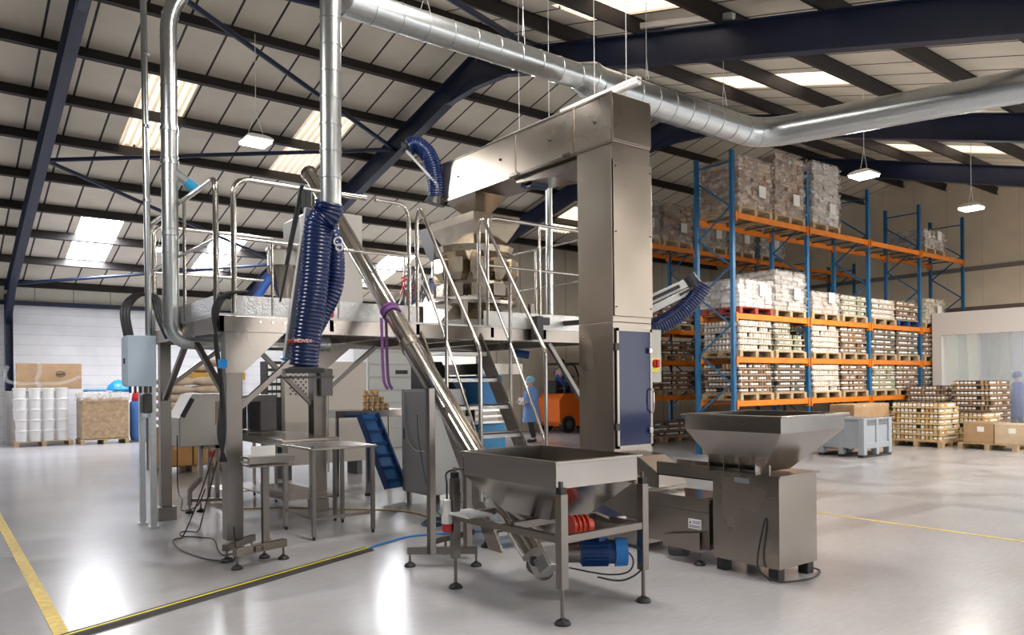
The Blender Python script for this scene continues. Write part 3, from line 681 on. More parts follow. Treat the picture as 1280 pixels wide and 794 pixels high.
# side facing the yellow line
rail(rounded([(PX0, 7.22, PZ), (PX0, 7.22, RZ), (PX0, 9.85, RZ), (PX0, 9.85, PZ)], .13, 7), .027)
rail([(PX0, 7.22, MZ), (PX0, 9.85, MZ)], .018)
for y in (8.3,): rail([(PX0, y, PZ), (PX0, y, RZ)], .018, 'rail_post')
rail([(PX0 - .04, 9.8, .6), (PX0 - .04, 9.8, RZ + .05)], .03, 'rail_post')
# far side
rail(rounded([(PX0 + .05, PY1, PZ), (PX0 + .05, PY1, RZ), (PX1, PY1, RZ), (PX1, PY1, PZ)], .13, 7), .024)
rail([(PX0 + .05, PY1, MZ), (PX1, PY1, MZ)], .018)
for x in (3.1, 4.4, 5.6): rail([(x, PY1, PZ), (x, PY1, RZ)], .016, 'rail_post')
# beside the elevator
rail(rounded([(5.16, PY0, PZ), (5.16, PY0, RZ), (PX1, PY0, RZ), (PX1, PY0, PZ)], .13, 7), .022)
rail([(5.16, PY0, MZ), (PX1, PY0, MZ)], .017)
rail([(5.95, PY0, PZ), (5.95, PY0, RZ)], .018, 'rail_post')
rail([(PX1, PY0, RZ), (PX1, PY1, RZ)], .018); rail([(PX1, PY0, MZ), (PX1, PY1, MZ)], .014)
rail([(PX1, 8.5, PZ), (PX1, 8.5, RZ)], .016, 'rail_post')
for x in (2.5, 2.62, 2.74): MB().cyl((x, PY0 - .012, PZ - .07), (x, PY0, PZ - .07), .012, n=6).build('bolt', polished, P)

# stair
SX0, SX1 = 4.27, 5.06
T = thing('steel_stair', (4.66, 5.9, 0), 'steep stainless stair with looped handrails leading up to the platform', 'stair')
def st(z): return 7.12 - (1.96 - z) * .68
for k in range(7):
    z = 1.96 - .295 * k
    if z < .1: break
    y = st(z); mb = MB(); mb.box(SX0 + .02, SX1 - .02, y - .11, y + .10, z - .012, z).box(SX0 + .02, SX1 - .02, y - .11, y - .10, z - .05, z).box(SX0 + .02, SX1 - .02, y + .09, y + .10, z - .05, z)
    mb.build('tread', checker, T)
for x in (SX0, SX1):
    mb = MB(); yb_, yt = st(.05), st(2.25); mb.prism([(yb_ - .12, .0), (yb_ + .10, .0), (yt + .10, 2.25), (yt - .12, 2.25)], 'X', x - .012, x + .012); mb.build('stringer', steel, T)
for x in (SX0 - .02, SX1 + .02):
    kn = (x, 6.02, 1.93)
    MB().tube(rounded([(x, 7.20, PZ - .05), (x, 7.20, 3.40), (x, 7.13, 3.52), (x, 7.02, 3.36), kn, (x, 6.02, .45)], .09, 7), .021, 12).build('handrail', polished, T, smooth=True)
    MB().tube(rounded([(x, 7.20, 3.02), (x, 7.12, 2.88), (x, 6.55, 1.92), (x, 6.02, .95)], .05, 5), .016, 10).build('mid_rail', polished, T, smooth=True)
    MB().tube([(x, 6.62, 2.75), (x, 6.62, 1.25)], .019, 10).build('rail_post', polished, T, smooth=True)

# ------------------------------------------------------------------ multihead weigher and machines on / under the platform
WX, WY = 5.68, 8.15
W = thing('multihead_weigher', (WX, WY, 2.27), 'shiny multihead weigher with upper funnel and ring of buckets beneath the elevator outlet', 'weighing machine')
mirror = mat('weigher_steel', (.60, .53, .43), .18, 1.0, noise=.12, nscale=5, bump=.15, bscale=6)
def octa(r0, z0, r1, z1, nm, m, n=8, off=PI / 8):
    return MB().lathe([(r0, z0), (r1, z1)], c=(WX, WY, 0), n=n, M=Matrix.Rotation(off, 3, 'Z')).build(nm, m, W)
mb = MB(); mb.rect_loft([(WX - .22, WX + .22, WY - .3, WY + .3, 3.32), (WX - .36, WX + .36, WY - .5, WY + .5, 3.62), (WX - .36, WX + .36, WY - .5, WY + .5, 3.72)]); mb.build('infeed_funnel', mirror, W)
mb = MB(); mb.prism([(WY + .45, 3.70), (WY + .95, 3.72), (WY + .72, 3.35), (WY + .55, 3.2)], 'X', WX - .3, WX + .25); mb.build('dark_side_cover', dgrey, W)
octa(.50, 3.26, .52, 3.34, 'upper_ring', mirror, 20); octa(.30, 3.0, .46, 3.26, 'feeder_cone', mirror, 20); octa(.36, 2.72, .40, 3.02, 'drive_body', mirror, 10); octa(.56, 2.60, .56, 2.64, 'frame_ring', steel, 16)
octa(.50, 2.40, .30, 2.60, 'discharge_cone', mirror, 12)
for k in range(12):
    a_ = 2 * PI * k / 12; M = Matrix.Translation((WX, WY, 0)) @ Matrix.Rotation(a_, 4, 'Z')
    mb = MB(); mb.box(.38, .56, -.10, .10, 2.99, 3.17, M=M)
    mb.add([M @ Vector(v) for v in ((.38, -.09, 2.99), (.56, -.09, 2.99), (.56, .09, 2.99), (.38, .09, 2.99), (.42, -.05, 2.90), (.52, -.05, 2.90), (.52, .05, 2.90), (.42, .05, 2.90))], [(0, 1, 5, 4), (1, 2, 6, 5), (2, 3, 7, 6), (3, 0, 4, 7), (4, 5, 6, 7)])
    mb.build('feed_bucket', mirror, W)
    mb = MB(); mb.box(.40, .54, -.09, .09, 2.70, 2.85, M=M); mb.build('weigh_bucket', steel if k % 2 else mirror, W)
for sx in (-1, 1):
    for sy in (-1, 1): MB().box(WX + sx * .52 - .03, WX + sx * .52 + .03, WY + sy * .52 - .03, WY + sy * .52 + .03, 2.27, 2.62).build('leg', steel_leg, W)
mb = MB()
for k in range(26):
    a_ = random.uniform(0, 2 * PI); b_ = random.uniform(0, 2 * PI); c = Vector((WX - .62, WY + .5, 2.85))
    p = c + Vector((random.uniform(-.16, .16), random.uniform(-.22, .22), random.uniform(-.2, .2))); q = c + Vector((random.uniform(-.16, .16), random.uniform(-.22, .22), random.uniform(-.25, .25)))
    mb.tube(smoothpath([p, (p + q) / 2 + Vector((random.uniform(-.1, .1), random.uniform(-.1, .1), .1)), q], 4), .012, 6, mi=random.choice((0, 0, 1, 2)))
mb.build('hose_bundle', [dgrey, red, white_p], W, smooth=True)
# tall hopper box and small product hopper on platform
TH1 = thing('holding_hopper', (3.95, 8.6, 2.27), 'tall flat sided steel hopper standing on the platform behind the extraction arm', 'hopper')
mb = MB(); mb.prism([(3.42, 2.95), (3.42, 3.55), (3.60, 3.66), (4.22, 3.66), (4.22, 2.55), (3.85, 2.55)], 'Y', 8.45, 8.95); mb.build('bin', mat('bin_grey', (.45, .43, .41), .4, .6), TH1, bevel=.004)
for x in (3.9, 4.18): MB().box(x - .02, x + .02, 8.6, 8.64, 2.27, 2.6).build('leg', steel_leg, TH1)
SH = thing('dosing_hopper', (3.35, 8.9, 2.27), 'small round cone hopper with a clear collar on the platform', 'hopper')
MB().lathe([(.05, 2.45), (.20, 2.95), (.21, 3.0)], c=(3.36, 8.75, 0), n=20).build('cone', steel, SH, smooth=True)
MB().lathe([(.20, 3.0), (.20, 3.18)], c=(3.36, 8.75, 0), n=20).build('clear_collar', mat('clear_collar', (.75, .70, .62), .1, alpha=.5), SH, smooth=True)
MB().lathe([(.215, 3.18), (.215, 3.21)], c=(3.36, 8.75, 0), n=20).build('rim', steel, SH, smooth=True)
MB().cyl((3.36, 8.75, 2.27), (3.36, 8.75, 2.47), .07, n=14).build('drive_motor', motor_b, SH, smooth=True)
mb = MB(); mb.cyl((3.0, 8.8, 2.55), (3.25, 8.78, 2.95), .045, n=10); mb.build('blue_pipe', mat('pipe_blue', (.02, .10, .42), .4), SH, smooth=True)
CB = thing('control_box', (2.96, 7.12, 2.3), 'small black control box fixed to the rail at the foot of the extraction arm', 'control box')
MB().box(2.83, 3.02, 7.04, 7.14, 2.20, 2.44).build('box', black_m, CB, bevel=.006)
MB().cyl((3.02, 7.09, 2.34), (3.10, 7.09, 2.34), .04, n=12).build('knob', black_m, CB)
CM = thing('inspection_camera', (6.3, 7.05, 2.3), 'black motor unit fixed on the platform rail beside the elevator tower', 'motor')
MB().box(5.78, 5.88, 7.0, 7.12, 2.12, 2.40).build('body', black_m, CM, bevel=.006); MB().box(5.88, 6.0, 7.02, 7.10, 2.30, 2.39).build('arm', black_m, CM, bevel=.004)
PK = thing('warning_beacon', (3.17, 7.2, 2.3), 'white and red plug socket standing by the platform toe board', 'plug')
MB().lathe([(.03, 2.52), (.045, 2.45), (.045, 2.38)], c=(3.17, 7.1, 0), n=14).build('socket_top', white_p, PK, smooth=True)
MB().lathe([(.055, 2.38), (.055, 2.30), (.045, 2.27)], c=(3.17, 7.1, 0), n=14).build('socket_base', red, PK, smooth=True)

# ------------------------------------------------------------------ blue extraction hoses
def ribbed(pts, r, nm, parent, m=hose_m, step=.032, rs=None):
    sp = smoothpath(pts, 10); 
    L = [0]
    for a_, b_ in zip(sp, sp[1:]): L.append(L[-1] + (b_ - a_).length)
    n = int(L[-1] / step * 4); path = []; rr = []; j = 0
    for i in range(n + 1):
        s = L[-1] * i / n
        while j < len(L) - 2 and L[j + 1] < s: j += 1
        t = (s - L[j]) / max(1e-9, L[j + 1] - L[j]); path.append(sp[j].lerp(sp[j + 1], t)); rr.append(r * (1 + .055 * math.sin(2 * PI * s / step)))
    return MB().tube(path, r, 24, rs=rr).build(nm, m, parent, smooth=True, auto=80)
XA1 = thing('fume_extractor', (2.5, 6.3, 2.3), 'jointed fume extraction arm with fat ribbed blue hose ending in a black hood', 'extraction arm')
ribbed([(2.668, 5.93, 3.12), (2.655, 5.96, 3.03), (2.60, 6.0, 2.93), (2.585, 6.02, 2.70), (2.565, 6.04, 2.40), (2.53, 6.065, 2.1), (2.505, 6.085, 1.9), (2.495, 6.095, 1.76)], .118, 'hose', XA1)
ribbed([(2.70, 6.14, 3.02), (2.78, 6.13, 2.87), (2.80, 6.11, 2.64), (2.78, 6.12, 2.42), (2.70, 6.16, 2.22), (2.62, 6.2, 2.05)], .075, 'return_hose', XA1)
mb = MB(); mb.bar((2.585, 6.15, 3.10), (2.43, 6.27, 1.83), .045, .09, up=(1, 0, 0)); mb.build('arm_profile', mat('arm_white', (.62, .63, .64), .35, .3), XA1, bevel=.006)
mb = MB(); mb.bar((2.59, 6.32, 3.26), (2.42, 6.42, 2.32), .012, .018).bar((2.55, 6.36, 3.15), (2.48, 6.4, 2.75), .012, .012); mb.build('gas_strut', black_m, XA1)
MB().box(2.57, 2.63, 6.22, 6.30, 3.10, 3.28).build('joint_bracket', black_m, XA1, bevel=.006)
MB().bar((2.70, 7.0, 2.75), (2.60, 6.35, 3.35), .03, .03).build('support_arm', black_m, XA1)
mb = MB(); mb.tube(arc((2.495, 6.095, 1.96), .122, 0, 2 * PI, 20, (1, 0, 0), (0, 1, 0)), .016, 6); col_ = mb.build('red_collar', mat('collar_red', (.30, .02, .012), .5), XA1, smooth=True)
fc = bpy.data.curves.new('lettering', 'FONT'); fc.body = 'MOVEX'; fc.size = .042; fc.extrude = .001; fc.align_x = 'CENTER'; fc.align_y = 'CENTER'; fc.materials.append(label_w)
ft_ = bpy.data.objects.new('lettering_curve', fc); COL.objects.link(ft_); bpy.context.view_layer.update()
fm_ = bpy.data.meshes.new_from_object(ft_.evaluated_get(bpy.context.evaluated_depsgraph_get())); bpy.data.objects.remove(ft_)
fo = bpy.data.objects.new('lettering', fm_); COL.objects.link(fo); fo.parent = col_
fo.location = Vector((2.44, 5.966, 1.96)) - world_loc(col_); fo.rotation_euler = (PI / 2, 0, math.radians(-22))
mb = MB(); mb.lathe([(.09, 1.80), (.10, 1.76), (.22, 1.735), (.22, 1.70), (.12, 1.71)], c=(2.49, 6.10, 0), n=4, M=Matrix.Rotation(.5, 3, 'Z')); mb.build('hood', black_m, XA1)
MB().box(2.34, 2.70, 5.95, 6.3, 1.655, 1.672).build('hood_flap', black_m, XA1)
mb = MB(); mb.tube(arc((2.78, 6.02, 2.82), .035, 0, 2 * PI, 14, (.8, -.6, 0), (0, 0, 1)), .008, 6); mb.tube(arc((2.79, 6.02, 2.77), .028, 0, 2 * PI, 14, (.8, -.6, 0), (0, 0, 1)), .008, 6); mb.build('wire_ring', white_p, XA1)

XA2 = thing('fume_extractor', (5.25, 8.6, 4.2), 'blue ribbed extraction hose curling down behind the end of the top conveyor', 'extraction arm')
ribbed([(5.05, 8.74, 4.72), (5.13, 8.68, 4.75), (5.24, 8.6, 4.64), (5.31, 8.56, 4.45), (5.35, 8.55, 4.25), (5.36, 8.56, 4.08)], .115, 'hose', XA2)
MB().cyl((4.98, 8.8, 4.72), (5.06, 8.74, 4.74), .07, n=16).build('end_ring', black_m, XA2)
mb = MB(); mb.bar((5.0, 8.72, 4.66), (5.30, 8.46, 4.22), .03, .03).bar((5.30, 8.46, 4.22), (5.37, 8.5, 4.0), .05, .04); mb.build('arm_profile', mat('arm_grey', (.5, .5, .5), .4, .5), XA2)
MB().cyl((5.36, 8.56, 4.08), (5.34, 8.58, 3.98), .10, .14, n=16).build('hood', black_m, XA2)
XA3 = thing('fume_extractor', (6.9, 5.9, 2.5), 'extraction arm with white profiles and blue hose sticking out behind the elevator', 'extraction arm')
mb = MB(); mb.bar((6.35, 6.22, 2.38), (7.07, 5.67, 2.79), .05, .10).bar((6.35, 6.22, 2.24), (7.03, 5.70, 2.66), .05, .08); mb.build('arm_profile', mat('arm_white_b', (.7, .7, .7), .35, .2), XA3, bevel=.006)
mb = MB(); mb.bar((6.55, 6.03, 2.50), (6.9, 5.77, 2.70), .056, .04).bar((6.90, 5.76, 2.60), (7.02, 5.67, 2.68), .06, .03); mb.build('arm_slot', black_m, XA3)
MB().bar((6.34, 6.24, 2.32), (6.34, 7.14, 2.34), .05, .06).build('mounting_arm', black_m, XA3)
ribbed([(6.3, 6.3, 2.02), (6.6, 6.05, 2.16), (6.9, 5.83, 2.36), (7.06, 5.70, 2.55), (7.14, 5.62, 2.72)], .105, 'hose', XA3)
MB().cyl((7.10, 5.66, 2.66), (7.02, 5.74, 2.82), .09, n=16).build('end_ring', black_m, XA3)

# ------------------------------------------------------------------ switch cabinet and its galvanised frame
G1 = thing('switch_cabinet', (1.8, 8.9, 1.6), 'pale blue wall type switch cabinet mounted on galvanised posts at the platform corner', 'switch cabinet')
mb = MB(); mb.box(1.66, 1.94, 8.76, 9.02, 1.60, 2.14); mb.build('cabinet_body', lblue, G1, bevel=.006)
MB().box(1.648, 1.66, 8.775, 9.005, 1.62, 2.12).build('cabinet_door', lblue, G1, bevel=.004)
MB().box(1.635, 1.648, 8.82, 8.84, 1.84, 1.90).build('door_lock', black_m, G1)
mb = MB()
for k in range(5): mb.cyl((1.70 + k * .05, 8.85, 1.53), (1.70 + k * .05, 8.85, 1.60), .014, n=8)
mb.build('cable_gland', dgrey, G1)
for k, (r_, off) in enumerate(((.30, 0), (.27, .03), (.33, -.03))):
    mb = MB(); mb.tube(smoothpath([(1.70 + off, 8.9, 2.14), (1.68 + off, 8.95, 2.42), (1.82 + off, 9.05, 2.60), (1.98 + off, 9.0, 2.58), (2.02 + off, 8.9, 2.35), (2.1 + off, 8.85, 2.12)]), .022, 8); mb.build('cable', black_r, G1, smooth=True)
G2 = thing('channel_frame', (2.0, 9.6, 0), 'pair of galvanised channel posts on the floor beneath the switch cabinet', 'support frame')
for x, y in ((1.955, 9.55), (2.0, 9.22)):
    mb = MB(); mb.box(x - .03, x + .03, y - .03, y + .03, .0, 1.6 if x < 1.98 else 2.45); p_ = mb.build('channel_post', galv, G2, bevel=.003)
    MB().box(x - .045, x + .045, y - .045, y + .045, 0, .03).build('floor_bracket', galv, p_)
mb = MB(); mb.box(1.94, 2.02, 9.22, 9.55, 1.25, 1.31); mb.build('cross_channel', galv, G2)
mb = MB(); mb.box(1.88, 1.98, 9.12, 9.30, 1.30, 1.52); mb.build('junction_box', dgrey, G2, bevel=.02)
# cable drop beside the big leg
K = thing('cable_bundle', (2.15, 7.3, 1.5), 'thick bundle of black cables falling beside the near platform leg', 'cables')
mb = MB()
for k in range(5):
    o_ = k * .013
    mb.tube(smoothpath([(2.36 - o_, 7.08, 2.47), (2.16 + o_, 7.10 + o_, 2.44), (2.06 + o_, 7.12, 2.30), (2.10, 7.15 + o_, 2.0), (2.15, 7.15 + o_, 1.55), (2.15 - o_, 7.12, 1.15), (2.12 + o_, 7.15, .9)]), .013, 6)
mb.build('cable', black_r, K, smooth=True)
MB().box(2.10, 2.17, 7.08, 7.13, 1.76, 1.84).build('blue_connector', mat('conn_blue', (.01, .25, .7), .4), K)
FC = MB()
FC.tube(smoothpath([(2.10, 7.25, 1.0), (2.12, 7.9, .45), (2.08, 8.35, .02), (1.98, 8.3, .012), (1.93, 7.75, .012), (2.02, 7.2, .012), (2.18, 6.98, .012), (2.22, 7.1, .3)]), .007, 6)
FC.tube(smoothpath([(2.12, 7.25, .9), (2.2, 8.0, .3), (2.3, 8.6, .02), (2.18, 8.75, .012), (2.12, 8.5, .012), (2.25, 8.3, .012), (2.3, 8.0, .03), (2.22, 7.6, .012), (2.18, 7.3, .012), (2.24, 7.12, .05)]), .007, 6)
FC.tube(smoothpath([(2.4, 9.8, 1.0), (2.35, 9.6, .4), (2.30, 9.2, .3), (2.22, 8.9, .22), (2.3, 8.6, .3), (2.33, 8.4, .5)]), .007, 6)
tag(FC.build('floor_cable', black_r, smooth=True), 'loose black cables looping over the floor by the near platform leg', 'cable')

# ------------------------------------------------------------------ checkweigher, tables, machines below the platform
V = thing('checkweigher', (2.45, 6.85, 0), 'small checkweigher head on a single post stand in front of the platform leg', 'checkweigher')
mb = MB(); mb.box(2.40, 2.46, 6.83, 6.89, .15, .88); mb.build('post', steel_leg, V, bevel=.003)
mb = MB(); mb.bar((2.10, 6.70, .15), (2.60, 6.83, .15), .07, .07).bar((2.3, 6.68, .15), (2.5, 6.98, .15), .05, .05); mb.build('base_bar', steel, V, bevel=.003)
for x, y in ((2.12, 6.70), (2.58, 6.82), (2.46, 6.98)):
    a = MB(); b = MB(); foot(a, b, x, y, .12, .05); fo = a.build('adjusting_foot', steel_leg, V); b.build('foot_pad', black_r, fo)
mb = MB(); mb.box(2.24, 2.66, 6.72, 6.98, .90, .96).box(2.26, 2.64, 6.74, 6.96, .865, .88); mb.build('head', steel, V, bevel=.004)
MB().box(2.30, 2.52, 6.84, 6.85, .96, 1.05).build('back_plate', white_p, V); MB().box(2.235, 2.24, 6.76, 6.86, .92, .945).build('white_sticker', label_w, V)

def table(label, X0, X1, Y0, Y1, z, h=.05, shelf=None, bars=(), upstand=False, leg_w=.038):
    t = thing('steel_table', ((X0 + X1) / 2, (Y0 + Y1) / 2, 0), label, 'table', None)
    MB().box(X0, X1, Y0, Y1, z - h, z).build('tabletop', steel, t, bevel=.004)
    for x in (X0 + .04, X1 - .04):
        for y in (Y0 + .04, Y1 - .04):
            l = MB().box(x - leg_w / 2, x + leg_w / 2, y - leg_w / 2, y + leg_w / 2, .04, z - h).build('leg', steel_leg, t)
            MB().cyl((x, y, 0), (x, y, .04), .018, n=8).build('foot_cap', black_r, l)
    if shelf: MB().box(X0 + .03, X1 - .03, Y0 + .03, Y1 - .03, shelf - .015, shelf).build('shelf', steel, t)
    mb = MB()
    for z_ in bars:
        mb.bar((X0 + .04, Y0 + .04, z_), (X0 + .04, Y1 - .04, z_), .03, .03).bar((X0 + .04, Y0 + .04, z_), (X1 - .04, Y0 + .04, z_), .03, .03)
    if bars: mb.build('stretcher', steel_leg, t)
    return t
table('low stainless table with thin legs and low stretchers, nearest the cable ramp', 3.09, 3.84, 7.38, 8.22, .95, .025, bars=(.22,))
table('thick edged stainless packing table behind the low open table', 3.14, 3.82, 8.30, 9.9, .985, .085, shelf=.30)
table('plain stainless table carrying the small tunnel machine', 3.08, 3.8, 10.15, 11.1, .98, .05, shelf=.2)
table('long stainless work table in front of the grey roller shutter cabinet', 4.6, 5.8, 10.1, 10.7, 1.22, .10)
TN = thing('tunnel_scanner', (3.5, 10.4, .98), 'open white and dark tunnel shaped scanner standing on a steel table', 'scanner')
mb = MB(); mb.box(3.08, 3.78, 10.2, 10.75, 1.38, 1.47).box(3.08, 3.15, 10.2, 10.75, .982, 1.38).box(3.56, 3.78, 10.2, 10.75, .982, 1.38); mb.build('hood', mach_g, TN, bevel=.006)
MB().box(3.06, 3.08, 10.19, 10.27, .99, 1.47).build('edge_trim', white_p, TN); MB().box(3.16, 3.55, 10.73, 10.74, .99, 1.38).build('curtain', grey_p, TN)
MD = thing('metal_detector', (2.8, 10.4, 0), 'slanted stainless metal detector cabinet on a footed stand behind the cables', 'metal detector')
mb = MB(); mb.prism([(2.46, .84), (2.46, 1.20), (2.62, 1.50), (3.05, 1.50), (3.05, .84)], 'Y', 9.95, 10.5); mb.build('cabinet', mat('detector_steel', (.40, .37, .34), .4, .8), MD, bevel=.01)
Md = Matrix.Translation((2.555, 9.94, 1.33)) @ Matrix.Rotation(math.radians(28), 4, 'Y'); MB().box(-.03, .03, -.012, .012, -.13, .13, M=Md).build('keypad', black_m, MD, bevel=.006)
MB().box(2.9, 2.97, 9.938, 9.95, 1.10, 1.40).build('cardboard_note', card2, MD)
mb = MB(); mb.bar((2.75, 10.1, .84), (2.75, 10.1, .42), .05, .05).bar((2.75, 10.1, .42), (2.60, 10.05, .28), .05, .05).bar((2.60, 10.05, .30), (2.60, 10.05, .1), .05, .05).bar((2.95, 10.1, .84), (2.95, 10.1, .12), .05, .05).bar((2.60, 10.05, .16), (3.05, 9.8, .16), .04, .04).bar((2.75, 10.1, .82), (3.05, 10.1, .82), .05, .05); mb.build('stand', steel_leg, MD)
for x, y in ((2.60, 10.05), (2.74, 10.07), (3.03, 9.82)):
    a = MB(); b = MB(); foot(a, b, x, y, .12, .055); fo = a.build('adjusting_foot', steel_leg, MD); b.build('foot_pad', black_r, fo)
MB().box(2.80, 2.87, 9.9, 9.95, .70, .77).build('red_valve', red, MD)
# tall cabinet and blue incline conveyor
TC = thing('control_cabinet', (5.3, 8.8, 0), 'tall plain steel control cabinet standing under the inclined tube', 'cabinet')
mb = MB(); mb.box(5.14, 5.72, 8.45, 9.15, .14, 1.53); b1 = mb.build('cabinet_body', mat('cabinet_steel', (.30, .29, .28), .4, .85), TC, bevel=.006)
MB().box(5.125, 5.14, 8.47, 9.13, .16, 1.50).build('cabinet_door', b1.data.materials[0], TC, bevel=.004)
mb = MB(); mb.prism([(8.5, 1.53), (9.0, 1.53), (9.0, 1.85), (8.85, 1.9)], 'X', 5.2, 5.6); mb.build('monitor_hood', black_m, TC)
MB().box(5.12, 5.126, 9.05, 9.08, .85, 1.0).build('door_handle', black_m, TC)
mb = MB(); mb.tube(smoothpath([(5.11, 9.05, 1.5), (5.10, 9.0, 1.0), (5.10, 8.8, .75), (5.10, 8.5, .72)]), .006, 6); mb.build('cable', white_p, TC)
for x in (5.2, 5.66):
    for y in (8.52, 9.08): MB().cyl((x, y, 0), (x, y, .14), .03, n=10).build('leg', steel_leg, TC)
BC = thing('incline_conveyor', (5.0, 9.6, 0), 'blue cleated incline belt conveyor leaning beside the tall cabinet', 'conveyor')
a_, b_ = Vector((5.0, 9.92, 1.16)), Vector((5.14, 9.36, .16))
mb = MB(); mb.bar(a_, b_, .28, .03, up=(0, 0, 1)); mb.build('belt', belt_b, BC)
d = (b_ - a_).normalized(); sd = d.cross(Vector((0, 0, 1))).normalized(); nn = sd.cross(d)
mb = MB()
for s in (-1, 1): mb.bar(a_ + sd * .165 * s + nn * .02, b_ + sd * .165 * s + nn * .02, .03, .09)
mb.build('side_frame', mat('belt_frame', (.02, .07, .22), .4), BC)
cl_m = mat('cleat_blue', (.01, .08, .30), .4)
for k in range(6): c = a_.lerp(b_, (k + .5) / 6) + nn * .035; MB().bar(c - sd * .15, c + sd * .15, .012, .05).build('cleat', cl_m, BC)
mb = MB(); mb.bar((5.0, 9.9, 1.05), (5.0, 9.9, .04), .05, .05); mb.build('leg', steel_leg, BC)
MB().cyl((5.0, 9.9, 0), (5.0, 9.9, .04), .05, n=10).build('foot_pad', black_r, BC)
# vertical bagging machine behind the stair
BG = thing('bagging_machine', (5.84, 8.65, 0), 'blue and grey bagging machine seen between the stair treads', 'bagging machine')
MB().box(5.78, 6.2, 8.2, 9.1, .10, 1.05).build('lower_body', mat('mach_blue', (.03, .22, .45), .45), BG, bevel=.01)
MB().box(5.79, 6.19, 8.25, 9.1, 1.30, 1.70).build('upper_body', mat('mach_blue2', (.02, .20, .50), .4), BG, bevel=.01)
mb = MB()
for z in (1.08, 1.16, 1.24): mb.bar((5.78, 8.18, z), (6.2, 8.18, z), .03, .03)
mb.build('roller_bar', polished, BG)
MB().box(5.80, 6.18, 8.35, 9.0, 1.05, 1.30).build('centre_frame', steel, BG)
MB().box(5.76, 6.5, 8.2, 9.1, 1.72, 1.86).build('top_frame', steel, BG)
for x in (5.85, 6.12):
    for y in (8.3, 9.0): MB().cyl((x, y, 0), (x, y, .10), .04, n=10).build('foot_pad', black_r, BG)
mb = MB(); mb.cyl((5.9, 7.6, 1.98), (6.05, 7.5, 1.95), .05, n=14); mb.build('drive_motor', motor_b, BG, smooth=True)
# control panels under the platform
CP = thing('control_cubicle', (5.0, 12.6, 0), 'beige control cubicle with black button grid and perforated vent, under the platform', 'control cabinet')
beige = mat('cubicle_beige', (.42, .38, .34), .5)
MB().box(4.70, 6.2, 12.3, 12.9, .25, 2.0).build('cubicle', beige, CP, bevel=.01)
MB().box(4.45, 4.70, 12.45, 12.75, .25, 2.0).build('button_panel', black_m, CP)
mb = MB()
for i in range(3):
    for j in range(5): mb.box(4.475 + i * .075, 4.53 + i * .075, 12.435, 12.45, 1.40 + j * .12, 1.47 + j * .12)
mb.build('push_button', white_p, CP)
mb = MB()
for i in range(7):
    for j in range(8):
        if (i + j) % 2 == 0: mb.cyl((4.80 + i * .045, 12.29, 1.45 + j * .05), (4.80 + i * .045, 12.30, 1.45 + j * .05), .016, n=8)
mb.build('vent_hole', black_m, CP)
MB().box(5.25, 5.35, 12.285, 12.3, .7, 1.95).build('cable_channel', dgrey, CP)
for x in (4.8, 6.1): MB().box(x - .05, x + .05, 12.4, 12.8, 0, .25).build('plinth', dgrey, CP)
JB = thing('junction_box', (4.0, 9.0, 1.5), 'grey metal junction box fixed on the dark platform leg', 'junction box')
MB().box(3.90, 4.06, 8.98, 9.06, 1.46, 1.80).build('box', mach_g, JB, bevel=.008)
mb = MB(); mb.cyl((4.0, 9.01, .5), (4.0, 9.01, 1.46), .012, n=8); mb.build('conduit', polished, JB)
RC = thing('shutter_cabinet', (9.6, 17.0, 0), 'tall pale grey cabinet with horizontal panels, right behind the platform', 'cabinet')
MB().box(8.6, 10.2, 17.0, 17.8, 0, 2.9).build('carcass', mach_w, RC, bevel=.01)
mb = MB()
for k in range(7): mb.box(8.63, 10.17, 16.96, 17.0, .5 + k * .32, .79 + k * .32)
mb.build('slat_panel', mach_w, RC, bevel=.01)
MB().box(9.35, 9.7, 16.95, 16.96, 1.85, 1.95).build('display', glossblk, RC)
# boxes of jars on the table
def jar_proto():
    o = thing('honey_jar', (0, 0, 0), '', 'jar', 'honey jars stacked on the work table')
    with local():
        MB().lathe([(.036, 0), (.04, .01), (.04, .065), (.03, .078)], n=10).build('glass', honey, o, smooth=True)
        MB().lathe([(.032, .078), (.032, .095)], n=10).build('lid', mat('gold_lid', (.75, .48, .15), .35), o, smooth=True)
        MB().lathe([(.0407, .02), (.0407, .055)], n=10).build('paper_label', mat('jar_paper', (.8, .62, .42), .6), o, smooth=True)
    return o
jp = jar_proto(); used = False
for lev in range(3):
    for i in range(5 - lev):
        put(jp, used, (5.12 + i * .085 + lev * .01, 10.22 + .01 * lev - i * .01, 1.221 + lev * .096), 0, 'amber honey jar on the work table, %s row, %s along' % (['bottom', 'middle', 'top'][lev], ['first', 'second', 'third', 'fourth', 'fifth'][i])); used = True
BB = MB(); BB.lathe([(.22, 0), (.30, .06), (.24, .16), (.10, .22), (.02, .23)], c=(5.05, 12.6, 2.0), n=9)
tag(BB.build('blue_bag', blue_film, smooth=True), 'crumpled blue plastic bag lying on the beige control cubicle under the platform', 'bag')

# ------------------------------------------------------------------ cable ramp and hoses on floor
R = thing('cable_ramp', (2, 6.1, 0), 'black rubber cable ramp with a yellow centre stripe crossing the floor', 'cable ramp')
p, q = Vector((.10, 5.33, 0)), Vector((3.36, 6.66, 0)); d = (q - p).normalized(); n_ = Vector((-d.y, d.x, 0))
mb = MB(); prof = [(-.075, 0), (-.045, .022), (.045, .022), (.075, 0)]
vs = [e + n_ * a + Vector((0, 0, b)) for e in (p, q) for a, b in prof]; mb.add(vs, [(0, 1, 2, 3), (7, 6, 5, 4), (0, 4, 5, 1), (1, 5, 6, 2), (2, 6, 7, 3), (0, 3, 7, 4)])
mb.build('rubber_body', mat('ramp_rubber', (.03, .027, .027), .6), R)
mb = MB(); mb.bar(p + Vector((0, 0, .0225)), q + Vector((0, 0, .0225)), .022, .003); mb.build('yellow_stripe', yel_b, R)
